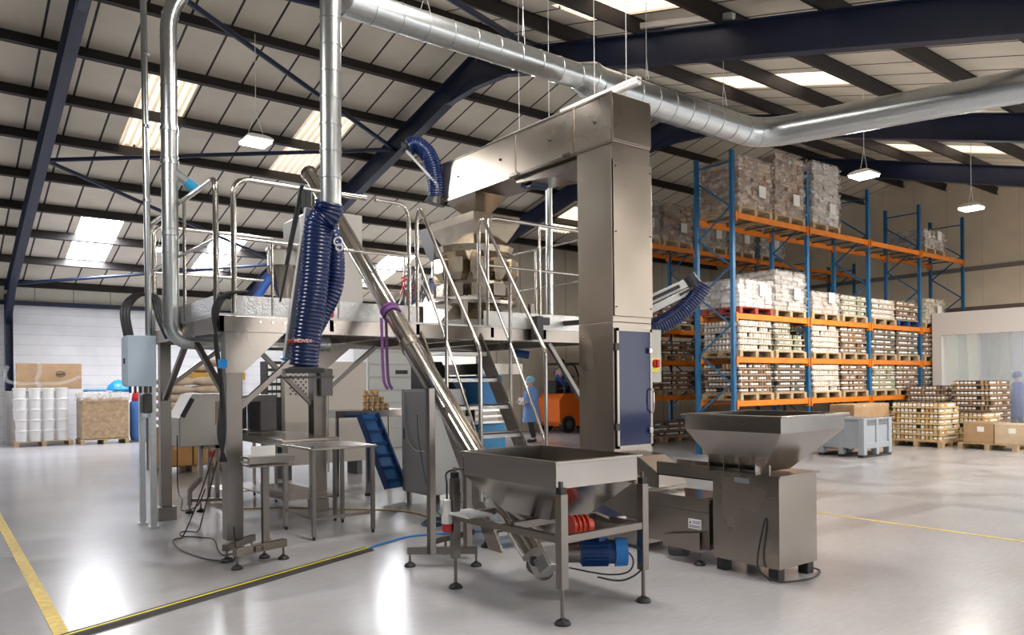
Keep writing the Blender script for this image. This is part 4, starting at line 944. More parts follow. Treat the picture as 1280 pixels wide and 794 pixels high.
mb = MB(); mb.tube(smoothpath([(3.34, 6.66, .012), (3.6, 6.80, .010), (4.0, 6.92, .010), (4.5, 6.75, .010), (4.9, 6.6, .010)]), .010, 8)
tag(mb.build('air_hose', hose_bl, smooth=True), 'bright blue air hose running on from the end of the cable ramp', 'hose')
mb = MB(); mb.tube(smoothpath([(3.2, 9.9, .008), (3.7, 9.6, .008), (4.2, 9.0, .008), (4.6, 8.55, .008), (4.75, 8.0, .008), (4.6, 7.3, .008)]), .008, 6)
tag(mb.build('yellow_cable', yellow, smooth=True), 'thin yellow cable lying on the floor under the work tables', 'cable')
mb = MB()
for k in range(3): mb.tube(arc((4.55 + .04 * k, 7.35, .015 + .014 * k), .16 + .01 * k, 0, 2 * PI, 24, (1, 0, 0), (0, 1, 0)), .009, 6)
mb.tube(smoothpath([(4.7, 7.4, .03), (4.62, 7.6, .3), (4.9, 8.3, .9), (5.0, 8.5, 1.2)]), .006, 6)
tag(mb.build('coiled_hose', mat('hose_dark', (.02, .06, .12), .5), smooth=True), 'dark blue hose coiled on the floor under the stair', 'hose')

# ------------------------------------------------------------------ pallets, loads
with local():
    def pallet_mesh(nm, m):
        mb = MB(); L_, W_ = 1.2, 1.0
        for k in range(7): y = -W_ / 2 + k * (W_ - .1) / 6; mb.box(-L_ / 2, L_ / 2, y, y + .1, .122, .144)
        for x in (-L_ / 2, -.05, L_ / 2 - .1):
            mb.box(x, x + .1, -W_ / 2, W_ / 2, .10, .122).box(x, x + .1, -W_ / 2, W_ / 2, 0, .022)
            for y in (-W_ / 2, -.07, W_ / 2 - .14): mb.box(x, x + .1, y, y + .14, .022, .10)
        return mb.build(nm, m)
    PAL = pallet_mesh('wooden_pallet', wood)
    PAL_R = mat('pallet_red', (.35, .06, .04), .7); PAL_B = mat('pallet_blue', (.02, .06, .20), .7)
pal_used = [False]
def pallet(loc, rz, where, m=None):
    o = PAL if not pal_used[0] else PAL.copy()
    if pal_used[0]: COL.objects.link(o)
    pal_used[0] = True
    if m is not None: o.data = o.data.copy(); o.data.materials[0] = m
    o.location = loc; o.rotation_euler = (0, 0, rz)
    tag(o, 'wooden pallet ' + where if m is None else 'painted wooden pallet ' + where, 'pallet', 'pallets'); return o
# a tray layer: tray, jars round its rim, dark middle
jar_cols = {
 'cream': [(.62, .55, .47), (.72, .68, .62), (.50, .42, .34), (.60, .45, .40)],
 'brown': [(.20, .12, .08), (.30, .18, .10), (.14, .09, .07), (.36, .24, .16)],
 'dark':  [(.10, .08, .07), (.16, .11, .09), (.09, .12, .09), (.22, .15, .11)],
 'green': [(.30, .32, .22), (.45, .42, .30), (.22, .20, .15), (.40, .30, .20)],
 'gold':  [(.55, .38, .16), (.62, .48, .24), (.50, .30, .14), (.60, .50, .34)]}
tray_cols = {'cream': (.62, .52, .42), 'brown': (.36, .25, .16), 'dark': (.30, .22, .16), 'green': (.50, .44, .32), 'gold': (.60, .46, .24)}
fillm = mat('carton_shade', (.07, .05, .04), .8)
LAY = {}
def layer_mesh(kind, seed):
    rnd = random.Random(seed); mb = MB(); lx, ly, h = 1.14, .94, .128
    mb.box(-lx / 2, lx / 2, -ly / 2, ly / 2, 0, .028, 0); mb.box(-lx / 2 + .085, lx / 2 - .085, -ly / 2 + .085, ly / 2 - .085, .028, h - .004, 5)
    def jar(x, y, rz):
        c = rnd.choice((1, 2, 3, 4)); gap = rnd.random()
        if gap < .04: return
        mb.tube([(x, y, .028), (x, y, .05)], .041, 6, mi=c, caps=False); mb.tube([(x, y, .05), (x, y, .09)], .0415, 6, mi=6 if rnd.random() < .62 else c, caps=False)
        mb.tube([(x, y, .09), (x, y, .118)], .038, 6, mi=c)
    nx = 12; ny = 10
    for i in range(nx):
        x = -lx / 2 + .048 + i * (lx - .096) / (nx - 1)
        for s in (-1, 1): jar(x, s * (ly / 2 - .045), 0)
    for j in range(1, ny - 1):
        y = -ly / 2 + .048 + j * (ly - .096) / (ny - 1)
        for s in (-1, 1): jar(s * (lx / 2 - .045), y, 0)
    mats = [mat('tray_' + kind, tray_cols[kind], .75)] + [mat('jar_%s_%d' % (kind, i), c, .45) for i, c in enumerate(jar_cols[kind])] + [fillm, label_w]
    return mb.build('tray_layer', mats).data
for k_ in jar_cols:
    LAY[k_] = []
    for s in range(2):
        me = layer_mesh(k_, s * 11 + len(k_)); LAY[k_].append(me)
for o in [o for o in bpy.data.objects if o.name.startswith('tray_layer')]: bpy.data.objects.remove(o)
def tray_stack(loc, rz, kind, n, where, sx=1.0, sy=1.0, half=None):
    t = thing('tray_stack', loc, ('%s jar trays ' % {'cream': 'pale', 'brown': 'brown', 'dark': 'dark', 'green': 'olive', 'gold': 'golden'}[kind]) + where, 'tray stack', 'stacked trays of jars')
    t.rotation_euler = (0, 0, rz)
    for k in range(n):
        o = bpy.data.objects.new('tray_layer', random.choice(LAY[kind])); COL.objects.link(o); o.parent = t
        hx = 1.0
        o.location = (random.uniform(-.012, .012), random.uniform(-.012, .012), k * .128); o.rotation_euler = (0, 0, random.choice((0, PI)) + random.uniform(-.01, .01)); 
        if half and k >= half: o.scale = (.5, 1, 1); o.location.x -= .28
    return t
def wrapped(loc, rz, w_, dpt, h, where, cols, seed, fm=film_d, jit=.03, lay=.10):
    rnd = random.Random(seed)
    t = thing('wrapped_load', loc, where, 'wrapped load', 'film wrapped pallet loads'); t.rotation_euler = (0, 0, rz)
    with local():
        n = int(h / lay); mb = MB(); k_ = 0
        for k in range(n):
            z = k * lay; nx = 5; ny = 4
            for i in range(nx):
                for j in range(ny):
                    if 0 < i < nx - 1 and 0 < j < ny - 1 and k < n - 1: continue
                    x = -w_ / 2 + (i + .5) * w_ / nx; y = -dpt / 2 + (j + .5) * dpt / ny
                    M = Matrix.Translation((x + rnd.uniform(-jit, jit), y + rnd.uniform(-jit, jit), z + lay / 2)) @ Matrix.Rotation(rnd.uniform(-.12, .12), 4, 'Z')
                    a, b, c = w_ / nx * .5, dpt / ny * .5, lay * .47
                    mb.box(-a, a, -b, b, -c, c, mi=rnd.randrange(3), M=M)
        ms = [mat('load_col', c, .6, noise=.15, nscale=12) for c in cols]
        mb.build('goods', ms + [], t, bevel=.0)
        # film sleeve: lumpy closed skin around the goods
        vs = []; fs = []; N_ = 40; R_ = n * 2 + 1
        for r in range(R_):
            z = .0 + (n * lay + .03) * r / (R_ - 1)
            for q in range(N_):
                a = 2 * PI * q / N_; c, s = math.cos(a), math.sin(a); mm = max(abs(c), abs(s)); x = c / mm; y = s / mm
                sh = (-.012 if r % 2 else .022) + rnd.uniform(-.02, .028)
                top = .93 if r == R_ - 1 else 1
                vs.append((x * (w_ / 2 + .03 + sh) * top, y * (dpt / 2 + .03 + sh) * top, z))
        for r in range(R_ - 1):
            for q in range(N_): fs.append((r * N_ + q, r * N_ + (q + 1) % N_, (r + 1) * N_ + (q + 1) % N_, (r + 1) * N_ + q))
        fs.append(tuple((R_ - 1) * N_ + q for q in range(N_)))
        m2 = MB(); m2.add(vs, fs); m2.build('stretch_film', fm, t)
        MB().box(.05, .30, -dpt / 2 - .075, -dpt / 2 - .07, .25, .5).build('paper_label', label_w, t)
    return t

# ------------------------------------------------------------------ pallet racking
LV = [1.18, 2.10, 3.02, 5.13]
def frame_upright(mb_, x, y, h):
    mb_.box(x - .045, x + .045, y - .04, y + .04, 0, h)
def rack(x_list, yf, dep, h, label, levels, name, skip=()):
    t = thing(name, (x_list[0], yf, 0), label, 'pallet rack', 'pallet racks')
    for i, x in enumerate(x_list):
        for y in (yf, yf + dep):
            mb = MB(); frame_upright(mb, x, y, h)
            u = mb.build('upright', blue_rack, t, bevel=.004)
            MB().box(x - .08, x + .08, y - .07, y + .07, 0, .01).build('foot_plate', blue_rack, u)
        mb = MB(); z = .3; k = 0
        while z < h - .75:
            a, b = (yf + .04, yf + dep - .04) if k % 2 == 0 else (yf + dep - .04, yf + .04)
            mb.bar((x, a, z), (x, b, z + .62), .022, .035); z += .62; k += 1
        mb.bar((x, yf, h - .22), (x, yf + dep, h - .22), .03, .03).bar((x, yf, .25), (x, yf + dep, .25), .03, .03)
        mb.build('frame_brace', blue_rack, t)
    for li, z in enumerate(levels):
        for i in range(len(x_list) - 1):
            if (li, i) in skip: continue
            for y in (yf - .02, yf + dep + .02):
                mb = MB(); mb.box(x_list[i] + .045, x_list[i + 1] - .045, y - .025, y + .025, z - .12, z)
                b = mb.build('beam', orange, t, bevel=.004)
                for xx in (x_list[i] + .03, x_list[i + 1] - .075): MB().box(xx, xx + .045, y - .05, y + .05, z - .18, z + .02).build('beam_connector', orange, b)
            for q in range(4):
                xx = x_list[i] + .35 + q * .7; MB().box(xx, xx + .04, yf, yf + dep, z - .045, z - .01).build('deck_bar', steel_leg, t)
    return t
FX = [13.33 + 2.8 * i for i in range(5)]
rack(FX, 9.72, .92, 6.42, 'blue and orange pallet rack in front, full of jar trays', LV, 'pallet_rack')
BX = [13.85 + 2.8 * i for i in range(5)]
rack(BX, 13.35, .92, 5.55, 'blue and orange pallet rack standing farther back, behind the front rack', [1.22, 2.15, 2.97, 5.18], 'pallet_rack')
lvn = ['on floor level', 'on the lowest beam', 'on the second beam', 'on the third beam', 'on the top beam']
bayn = ['bay one', 'bay two', 'bay three', 'last bay']
side = ['elevator side', 'cold room side']
plan = {}
kinds = [['dark', 'dark', 'brown', 'brown', 'brown', 'dark', 'brown', 'dark'],      # floor
         ['brown', 'dark', 'cream', 'brown', 'green', 'brown', 'dark', 'dark'],
         ['cream', 'green', 'cream', 'brown', 'dark', 'dark', 'brown', 'dark']]
for li in range(3):
    for b in range(4):
        for s in range(2):
            x = FX[b] + .75 + s * 1.30; z = 0.005 if li == 0 else LV[li - 1] + .002
            if li == 0 and b == 0 and s == 0: pass
            pallet((x, 10.16, z), 0, '%s of the front rack, %s, %s' % (lvn[li], bayn[b], side[s]), PAL_R if (b, s, li) == (3, 1, 1) else None)
            n = 5
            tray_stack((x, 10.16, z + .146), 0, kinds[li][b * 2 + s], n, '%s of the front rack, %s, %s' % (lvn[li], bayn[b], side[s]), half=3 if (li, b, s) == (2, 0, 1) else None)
z3, z4 = LV[2] + .002, LV[3] + .002
def wl(x, y, z, h, lab, cols, seed, where, m=None, w_=1.15, d_=.95, fm=film_d, lay=.095, jit=.028):
    pallet((x, y, z), 0, where, m); wrapped((x, y, z + .146), 0, w_, d_, h, lab, cols, seed, fm, jit, lay)
BRN = [(.40, .27, .18), (.55, .42, .32), (.30, .20, .14)]; SIL = [(.70, .68, .66), (.55, .50, .46), (.78, .76, .75)]; GRY = [(.50, .47, .44), (.62, .58, .55), (.38, .34, .31)]; WHT = [(.85, .80, .78), (.70, .62, .58), (.9, .88, .86)]; CRM = [(.62, .56, .40), (.68, .62, .46), (.58, .52, .38)]; GRN=[(.40, .42, .36), (.52, .50, .46), (.30, .30, .25)]
wl(FX[0] + .75, 10.16, z4, 1.05, 'brown film wrapped load on the top orange beam, first beside the tall blue post', BRN, 1, 'on the top beam under the first brown wrapped load', fm=film_d)
wl(FX[0] + 2.05, 10.16, z4, 1.32, 'tall brown and silver wrapped load on the top beam, second from the elevator', BRN, 2, 'on the top beam under the second, taller wrapped load', lay=.11, w_=1.1)
wl(FX[1] + .78, 10.16, z4, 1.50, 'tallest silver film wrapped load on the top orange beam', SIL, 3, 'on the top beam under the tallest silver load', w_=1.1)
wl(FX[3] + .85, 10.16, z4, .55, 'low grey wrapped load alone at the far end of the top beam', GRY, 4, 'on the top beam under the low wrapped load', w_=1.2)
wl(FX[0] + .75, 10.16, z3, .60, 'white glossy wrapped load on the third beam beside the tall blue post', WHT, 5, 'on the third beam under the white wrapped load', PAL_R)
wl(FX[0] + 2.05, 10.16, z3, .90, 'grey wrapped load with uneven layers on the third beam, taller than its white neighbour', GRY, 6, 'on the third beam under the uneven grey load')
wl(FX[1] + .70, 10.16, z3, .48, 'low pinkish wrapped load on the third beam, second bay', [(.55, .42, .36), (.65, .52, .46), (.5, .4, .36)], 7, 'on the third beam under the low pinkish load')
pallet((FX[1] + 2.05, 10.16, z3), 0, 'on the third beam in the second bay under green toned trays'); tray_stack((FX[1] + 2.05, 10.16, z3 + .146), 0, 'green', 4, 'four high on the third beam, second bay from the elevator')
pallet((FX[2] + .75, 10.16, z3), 0, 'on the third beam in the third bay under cream trays'); tray_stack((FX[2] + .75, 10.16, z3 + .146), 0, 'cream', 4, 'on the third beam, third bay from the elevator')
pallet((FX[2] + 2.05, 10.16, z3), 0, 'on the third beam in the third bay under brown trays', PAL_B); tray_stack((FX[2] + 2.05, 10.16, z3 + .146), 0, 'brown', 4, 'on the third beam, third bay beside the far uprights')
wl(FX[3] + .80, 10.16, z3, .72, 'cream cartons stacked above the cold room roof line on the third beam', CRM, 8, 'on the third beam under the cream cartons', w_=1.1, jit=.045)
# back rack loads
zb_l = [0.005, 1.222, 2.152, 2.972, 5.182]
bk = [('bay one', 0), ('bay two', 1), ('bay three', 2), ('last bay', 3)]
for wh, b in bk[:3]:
    for s in range(2):
        x = BX[b] + .75 + s * 1.30
        for li in (0, 1, 2, 3):
            if b == 2 and li: continue
            nm = '%s of the rear rack, %s, %s' % (lvn[li], wh, side[s]); z = zb_l[li]
            pallet((x, 13.8, z), 0, nm); tray_stack((x, 13.8, z + .146), 0, random.choice(('brown', 'dark', 'brown', 'green')), 4 if li in (1, 3) else 3, nm)
for i, (b, s, h) in enumerate(((0, 0, .95), (0, 1, 1.0), (1, 0, 1.05), (1, 1, .9), (2, 0, 1.0))):
    x = BX[b] + .75 + s * 1.30
    wl(x, 13.8, zb_l[4], h, ['dull brown', 'grey brown', 'pale grey', 'brown cornered', 'dark'][i] + ' wrapped load on the top beam of the rear rack, %s from the elevator' % ['first', 'second', 'third', 'fourth', 'fifth'][i], BRN if i % 2 else GRN, 20 + i, 'on the top beam of the rear rack under its %s wrapped load' % ['first', 'second', 'third', 'fourth', 'fifth'][i])
for nm, x in (('lower', BX[3] + .7), ): pass
# goods on the floor at the cold room
def carton(loc, sx, sy, sz, label, m=card, rz=0, group=None, lab=True):
    t = thing('carton', loc, label, 'carton', group or 'cartons'); t.rotation_euler = (0, 0, rz)
    with local():
        MB().box(-sx / 2, sx / 2, -sy / 2, sy / 2, 0, sz).build('box', m, t, bevel=.008)
        MB().box(-.03, .03, -sy / 2 - .001, sy / 2 + .001, sz - .05, sz + .001).build('tape', card2, t)
        if lab: MB().box(-sx / 2 - .003, -sx / 2, -.12, .02, sz * .55, sz * .8).build('paper_label', label_w, t)
    return t
pallet((19.2, 6.95, 0), PI / 2, 'in front of the cold room carrying two brown cartons')
carton((19.15, 7.15, .146), .75, .62, .46, 'brown carton on the pallet before the cold room, nearer the jar stacks', card)
carton((19.15, 6.52, .146), .75, .60, .44, 'brown carton on the same pallet nearer the picture edge, beside its twin', card2)
carton((20.9, 6.0, .146), .9, .9, .62, 'large brown carton standing behind the two cartons before the cold room', card)
pallet((20.9, 6.0, 0), PI / 2, 'behind, under the large single carton before the cold room')
pallet((19.0, 8.40, 0), PI / 2, 'under the golden jar stack on the floor beside the grey box'); tray_stack((19.0, 8.40, .146), PI / 2, 'gold', 7, 'on the floor beside the grey plastic box')
pallet((20.1, 7.9, 0), PI / 2, 'under the shorter golden stack before the tall brown stack'); tray_stack((20.1, 7.9, .146), PI / 2, 'gold', 5, 'lower, between the golden floor stack and the tall brown one')
for i, (x, y, n, k_) in enumerate(((21.2, 9.13, 10, 'brown'), (21.2, 8.0, 11, 'brown'))):
    pallet((x, y, 0), 0, 'under the tall tray stack %s' % ['touching the rack end', 'before the plastic curtain'][i]); tray_stack((x, y, .146), 0, k_, n, 'chest high, %s' % ['touching the rack end', 'before the plastic curtain'][i])
carton((17.1, 9.2, 0.0), .9, .6, 1.03, 'brown carton behind the grey plastic box, nearer the hopper', card, lab=False); carton((18.05, 9.25, 0.0), .85, .5, 1.03, 'brown carton behind the grey plastic box, nearer the jar stack', card, lab=False)
# grey pallet box
GB = thing('pallet_box', (15.3, 8.4, 0), 'grey plastic pallet box with black runners standing behind the wide hopper', 'pallet box')
X0, Y0 = 15.05, 7.85; lx, ly, hh = 1.16, 1.0, .80
mb = MB(); mb.box(X0 + .03, X0 + lx - .03, Y0 + .03, Y0 + ly - .03, .20, hh - .01); mb.build('box_wall', grey_p, GB, bevel=.01)
mb = MB()
for x in (X0 - .007, X0 + lx - .123):
    for y in (Y0 - .007, Y0 + ly - .123): MB().box(x, x + .13, y, y + .13, .056, hh + .004).build('corner_post', grey_p, GB, bevel=.008)
for x in (X0 + lx / 2 - .05,): mb.box(x, x + .10, Y0 + .005, Y0 + .03, .20, hh).box(x, x + .1, Y0, Y0 + .13, .05, .2)
for y in (Y0 + ly / 2 - .05,): mb.box(X0 + .005, X0 + .03, y, y + .10, .20, hh).box(X0, X0 + .13, y, y + .1, .05, .2)
mb.box(X0 + .002, X0 + lx - .002, Y0 + .002, Y0 + ly - .002, .18, .30).box(X0, X0 + lx, Y0 + .0, Y0 + .03, hh - .03, hh).box(X0, X0 + .03, Y0, Y0 + ly, hh - .03, hh)
mb.build('frame_rib', grey_p, GB, bevel=.008)
mb = MB()
for k in range(3):
    z = hh - .07 - k * .035
    mb.box(X0 + .16, X0 + lx / 2 - .07, Y0 + .022, Y0 + .032, z, z + .018).box(X0 + lx / 2 + .07, X0 + lx - .16, Y0 + .022, Y0 + .032, z, z + .018)
mb.build('vent_slot', dgrey, GB)
mb = MB()
for y in (Y0 + .01, Y0 + ly / 2 - .06, Y0 + ly - .13): mb.box(X0, X0 + lx, y, y + .12, 0, .055)
mb.build('runner', black_r, GB)
MB().box(X0 + lx - .11, X0 + lx - .03, Y0 - .004, Y0, .62, .72).build('paper_label', label_w, GB)

# ------------------------------------------------------------------ pails, sacks and cartons by the far wall
PLp = pallet((2.5, 24.6, 0), 0, 'under the white pails by the far white wall')
PLp.scale = (1.15, 1, 1)
with local():
    pr = thing('white_pail', (0, 0, 0), '', 'pail', 'white pails stacked on the pallet')
    MB().lathe([(.125, 0), (.14, .26), (.15, .27), (.15, .295), (.145, .30)], n=16).build('pail', pail_m, pr, smooth=True)
used = False
rows = ['first', 'second', 'third', 'fourth']
for i in range(4):
    for j in range(3):
        for k in range(5 if (i > 0 or j > 0) else 4):
            if j > 0 and (i > 0 or k < 2): continue
            zz = .146 + k * .285
            put(pr, used, (1.98 + i * .315, 24.22 + j * .315, zz), 0, 'white pail in the wrapped stack, %s column%s, %s row' % (rows[i], ['', ' side middle', ' side rear'][j], ['bottom', 'second', 'third', 'fourth', 'topmost'][k])); used = True
mb = MB()
vs = []; fs = []; N_ = 32
for r in range(9):
    z = .15 + 1.42 * r / 8
    for q in range(N_):
        a = 2 * PI * q / N_; c, s = math.cos(a), math.sin(a); mm = max(abs(c), abs(s)) ** .85; j_ = random.uniform(-.01, .015)
        vs.append((2.45 + c / mm * (.66 + j_), 24.53 + s / mm * (.50 + j_), z + (.03 * c if r == 8 else 0)))
for r in range(8):
    for q in range(N_): fs.append((r * N_ + q, r * N_ + (q + 1) % N_, (r + 1) * N_ + (q + 1) % N_, (r + 1) * N_ + q))
mb.add(vs, fs); tag(mb.build('stretch_film_wrap', film), 'clear stretch film wound round the white pails', 'film')
gx = thing('octagonal_container', (2.4, 25.6, 0), 'tall grey wrapped container with a big cardboard sheet on top behind the pails', 'container')
MB().box(1.72, 3.15, 25.25, 26.2, 0, 1.5).build('bin', mach_g, gx, bevel=.02)
MB().box(1.95, 3.55, 25.15, 25.24, 1.55, 2.28).build('cardboard_sheet', card, gx, bevel=.004)
tx = MB(); tx.tube(arc((3.02, 25.14, 1.98), .11, 0, 2 * PI, 24, (1, 0, 0), (0, 0, .7)), .006, 5); tx.box(2.93, 3.11, 25.13, 25.14, 1.96, 1.99); tx.build('printed_mark', black_m, gx)
mb = MB(); mb.tube(smoothpath([(1.75, 25.1, 2.2), (1.68, 25.05, 1.95), (1.80, 25.0, 1.75), (2.3, 24.98, 1.70), (3.0, 25.0, 1.72), (3.5, 25.0, 1.9)]), .05, 8); mb.tube(smoothpath([(2.46, 25.1, 2.33), (2.5, 25.08, 2.1), (2.42, 25.05, 1.8), (2.5, 25, 1.6)]), .06, 8); mb.build('film_rope', film, gx, smooth=True)
pallet((3.92, 24.2, 0), 0, 'under the big film wrapped carton next to the pails')
wc = thing('wrapped_carton', (3.92, 24.2, .146), 'big brown carton wrapped in film on a pallet beside the white pails', 'wrapped load')
MB().box(3.34, 4.52, 23.72, 24.68, .146, 1.30).build('carton_body', mat('film_carton', (.42, .29, .17), .25, noise=.25, nscale=10, bump=.6, bscale=9), wc, bevel=.03)
mb = MB(); mb.rect_loft([(3.30, 4.56, 23.68, 24.72, 1.22), (3.32, 4.54, 23.7, 24.7, 1.42), (3.6, 4.3, 24, 24.5, 1.50)]); mb.build('film_top', film_d, wc)
mb = MB(); mb.lathe([(.26, 1.42), (.33, 1.50), (.28, 1.62), (.14, 1.74), (.03, 1.78)], c=(4.35, 24.2, .02), n=9); tag(mb.build('blue_plastic', blue_film, smooth=True), 'bright blue plastic lying on the big wrapped carton by the far wall', 'plastic bag')
mb = MB(); mb.lathe([(.30, 1.44), (.32, 1.50), (.2, 1.54)], c=(3.75, 24.2, .02), n=9); tag(mb.build('blue_liner', mat('liner_blue', (.15, .30, .62), .4), smooth=True), 'pale blue liner folded over the top of the big wrapped carton', 'liner')
bd = thing('blue_drum', (4.9, 24.3, 0), 'blue drum with a red lid behind the galvanised posts', 'drum')
MB().lathe([(.24, .05), (.27, .2), (.27, 1.1), (.24, 1.18)], c=(4.86, 24.0, 0), n=20).build('drum_body', mat('drum_blue', (.06, .16, .42), .4), bd, smooth=True)
MB().lathe([(.20, 1.18), (.22, 1.22), (.18, 1.42), (.05, 1.45)], c=(4.86, 24.0, 0), n=12).build('red_lid', red, bd, smooth=True)
MB().box(4.5, 5.2, 23.75, 24.35, 0, .05).build('floor_tray', dgrey, bd)
# sacks on pallets
def sack_proto():
    o = thing('paper_sack', (0, 0, 0), '', 'sack', 'paper sacks on the pallets')
    with local():
        vs = []; fs = []; nu, nv = 14, 8
        import bmesh
        mb = MB(); R_ = []
        for i in range(nu + 1):
            u = -1 + 2 * i / nu; w_ = (1 - abs(u) ** 5 * .35); h_ = (1 - abs(u) ** 3.0) * .075 + .008
            for k in range(12):
                a = 2 * PI * k / 12; c, s = math.cos(a), math.sin(a); e = .6
                vs.append((u * .36, math.copysign(abs(c) ** e, c) * .23 * w_, .075 + math.copysign(abs(s) ** .8, s) * h_))
        for i in range(nu):
            for k in range(12): fs.append((i * 12 + k, i * 12 + (k + 1) % 12, (i + 1) * 12 + (k + 1) % 12, (i + 1) * 12 + k))
        fs.append(tuple(range(11, -1, -1))); fs.append(tuple(nu * 12 + k for k in range(12)))
        mb.add(vs, fs); mb.build('sack_body', sack_m, o, smooth=True, auto=80)
    return o
sk = sack_proto(); used = False
pallet((3.9, 15.2, 0), 0, 'on the floor under the brown cartons behind the metal detector')
cts = [(3.55, 14.90, .15, 'lower brown carton'), (4.15, 14.90, .15, 'lower brown carton'), (3.55, 14.90, .50, 'upper brown carton'), (4.15, 14.9, .50, 'upper brown carton')]
for i, (x, y, z, nm) in enumerate(cts):
    carton((x, y, z), .58, .55, .345, nm + ' on the pallet behind the metal detector, %s the galvanised posts' % ('beside' if x < 4 else 'farther from'), card_o)
lv = 0
for k in range(6):
    for j in range(2):
        x = 3.62 + j * .62; put(sk, used, (x + random.uniform(-.03, .03), 15.0 + random.uniform(-.03, .03), .86 + k * .15), random.uniform(-.1, .1), 'tan paper sack behind the metal detector, %s layer, %s' % (['bottom', 'second', 'third', 'fourth', 'fifth', 'topmost'][k], ['beside the posts', 'away from the posts'][j])); used = True
MB_ = MB(); MB_.box(4.25, 5.2, 16.0, 16.6, 0, 1.85); 
tb = thing('yellow_carton_stand', (4.7, 16.3, 0), 'wrapped crate with a yellow topped edge behind the sacks', 'crate'); MB_.build('crate_body', film_d, tb); MB().box(4.2, 5.25, 15.95, 16.65, 1.72, 1.87).build('yellow_edge', mat('tan_yellow', (.70, .42, .08), .6), tb)
for j in range(3):
    put(sk, True, (4.45 + j * .32, 16.25, 1.88 + (.12 if j == 1 else 0)), 1.4 + j * .1, 'tan paper sack on top of the yellow edged crate, %s' % ['nearest the posts', 'in the middle, raised', 'farthest from the posts'][j])

# ------------------------------------------------------------------ forklift and people
FK = thing('forklift', (16.9, 18.5, 0), 'orange forklift truck parked beyond the stair with its driver aboard', 'forklift')
fx, fy = 15.85, 18.5
mb = MB(); mb.prism([(fx - .15, .35), (fx - .15, 1.05), (fx + .05, 1.25), (fx + 1.0, 1.25), (fx + 2.2, 1.22), (fx + 2.2, .25), (fx + 1.9, .2), (fx, .2)], 'Y', fy - .55, fy + .55); mb.build('chassis', fork_o, FK, bevel=.03)
for x in (fx + .19, fx + 1.8):
    for y in (fy - .62, fy + .45):
        w_ = MB().cyl((x, y, .27), (x, y + .18, .27), .27, n=24).build('wheel', black_r, FK, smooth=True)
        MB().cyl((x, y - .01, .27), (x, y + .19, .27), .13, n=16).build('wheel_hub', dgrey, w_, smooth=True)
mb = MB()
for y in (fy - .5, fy + .5): mb.tube(rounded([(fx + .1, y, 1.2), (fx + .2, y, 2.2), (fx + 1.45, y, 2.2), (fx + 1.95, y, 1.2)], .12, 5), .03, 8)
mb.box(fx + .2, fx + 1.5, fy - .5, fy + .5, 2.19, 2.23); mb.build('overhead_guard', black_m, FK)
mb = MB(); mb.box(fx + 2.2, fx + 2.32, fy - .4, fy - .28, .1, 2.3).box(fx + 2.2, fx + 2.32, fy + .28, fy + .4, .1, 2.3).box(fx + 2.2, fx + 2.3, fy - .4, fy + .4, 2.2, 2.3).box(fx + 2.2, fx + 2.3, fy - .4, fy + .4, 1.0, 1.1); mb.build('mast', black_m, FK)
mb = MB(); mb.box(fx + 2.32, fx + 3.3, fy - .3, fy - .2, .08, .12).box(fx + 2.32, fx + 3.3, fy + .2, fy + .3, .08, .12); mb.build('fork', black_m, FK)
mb = MB(); mb.box(fx + .05, fx + .55, fy - .25, fy + .25, 1.25, 1.4).box(fx - .05, fx + .08, fy - .25, fy + .25, 1.25, 1.66); mb.build('seat', black_r, FK, bevel=.03)
mb = MB(); mb.cyl((fx + 1.6, fy, 1.2), (fx + 1.35, fy, 1.62), .03, n=8); mb.tube(arc((fx + 1.33, fy, 1.65), .17, 0, 2 * PI, 16, (0, 1, 0), (.5, 0, .86)), .018, 6); mb.build('steering_wheel', black_m, FK)

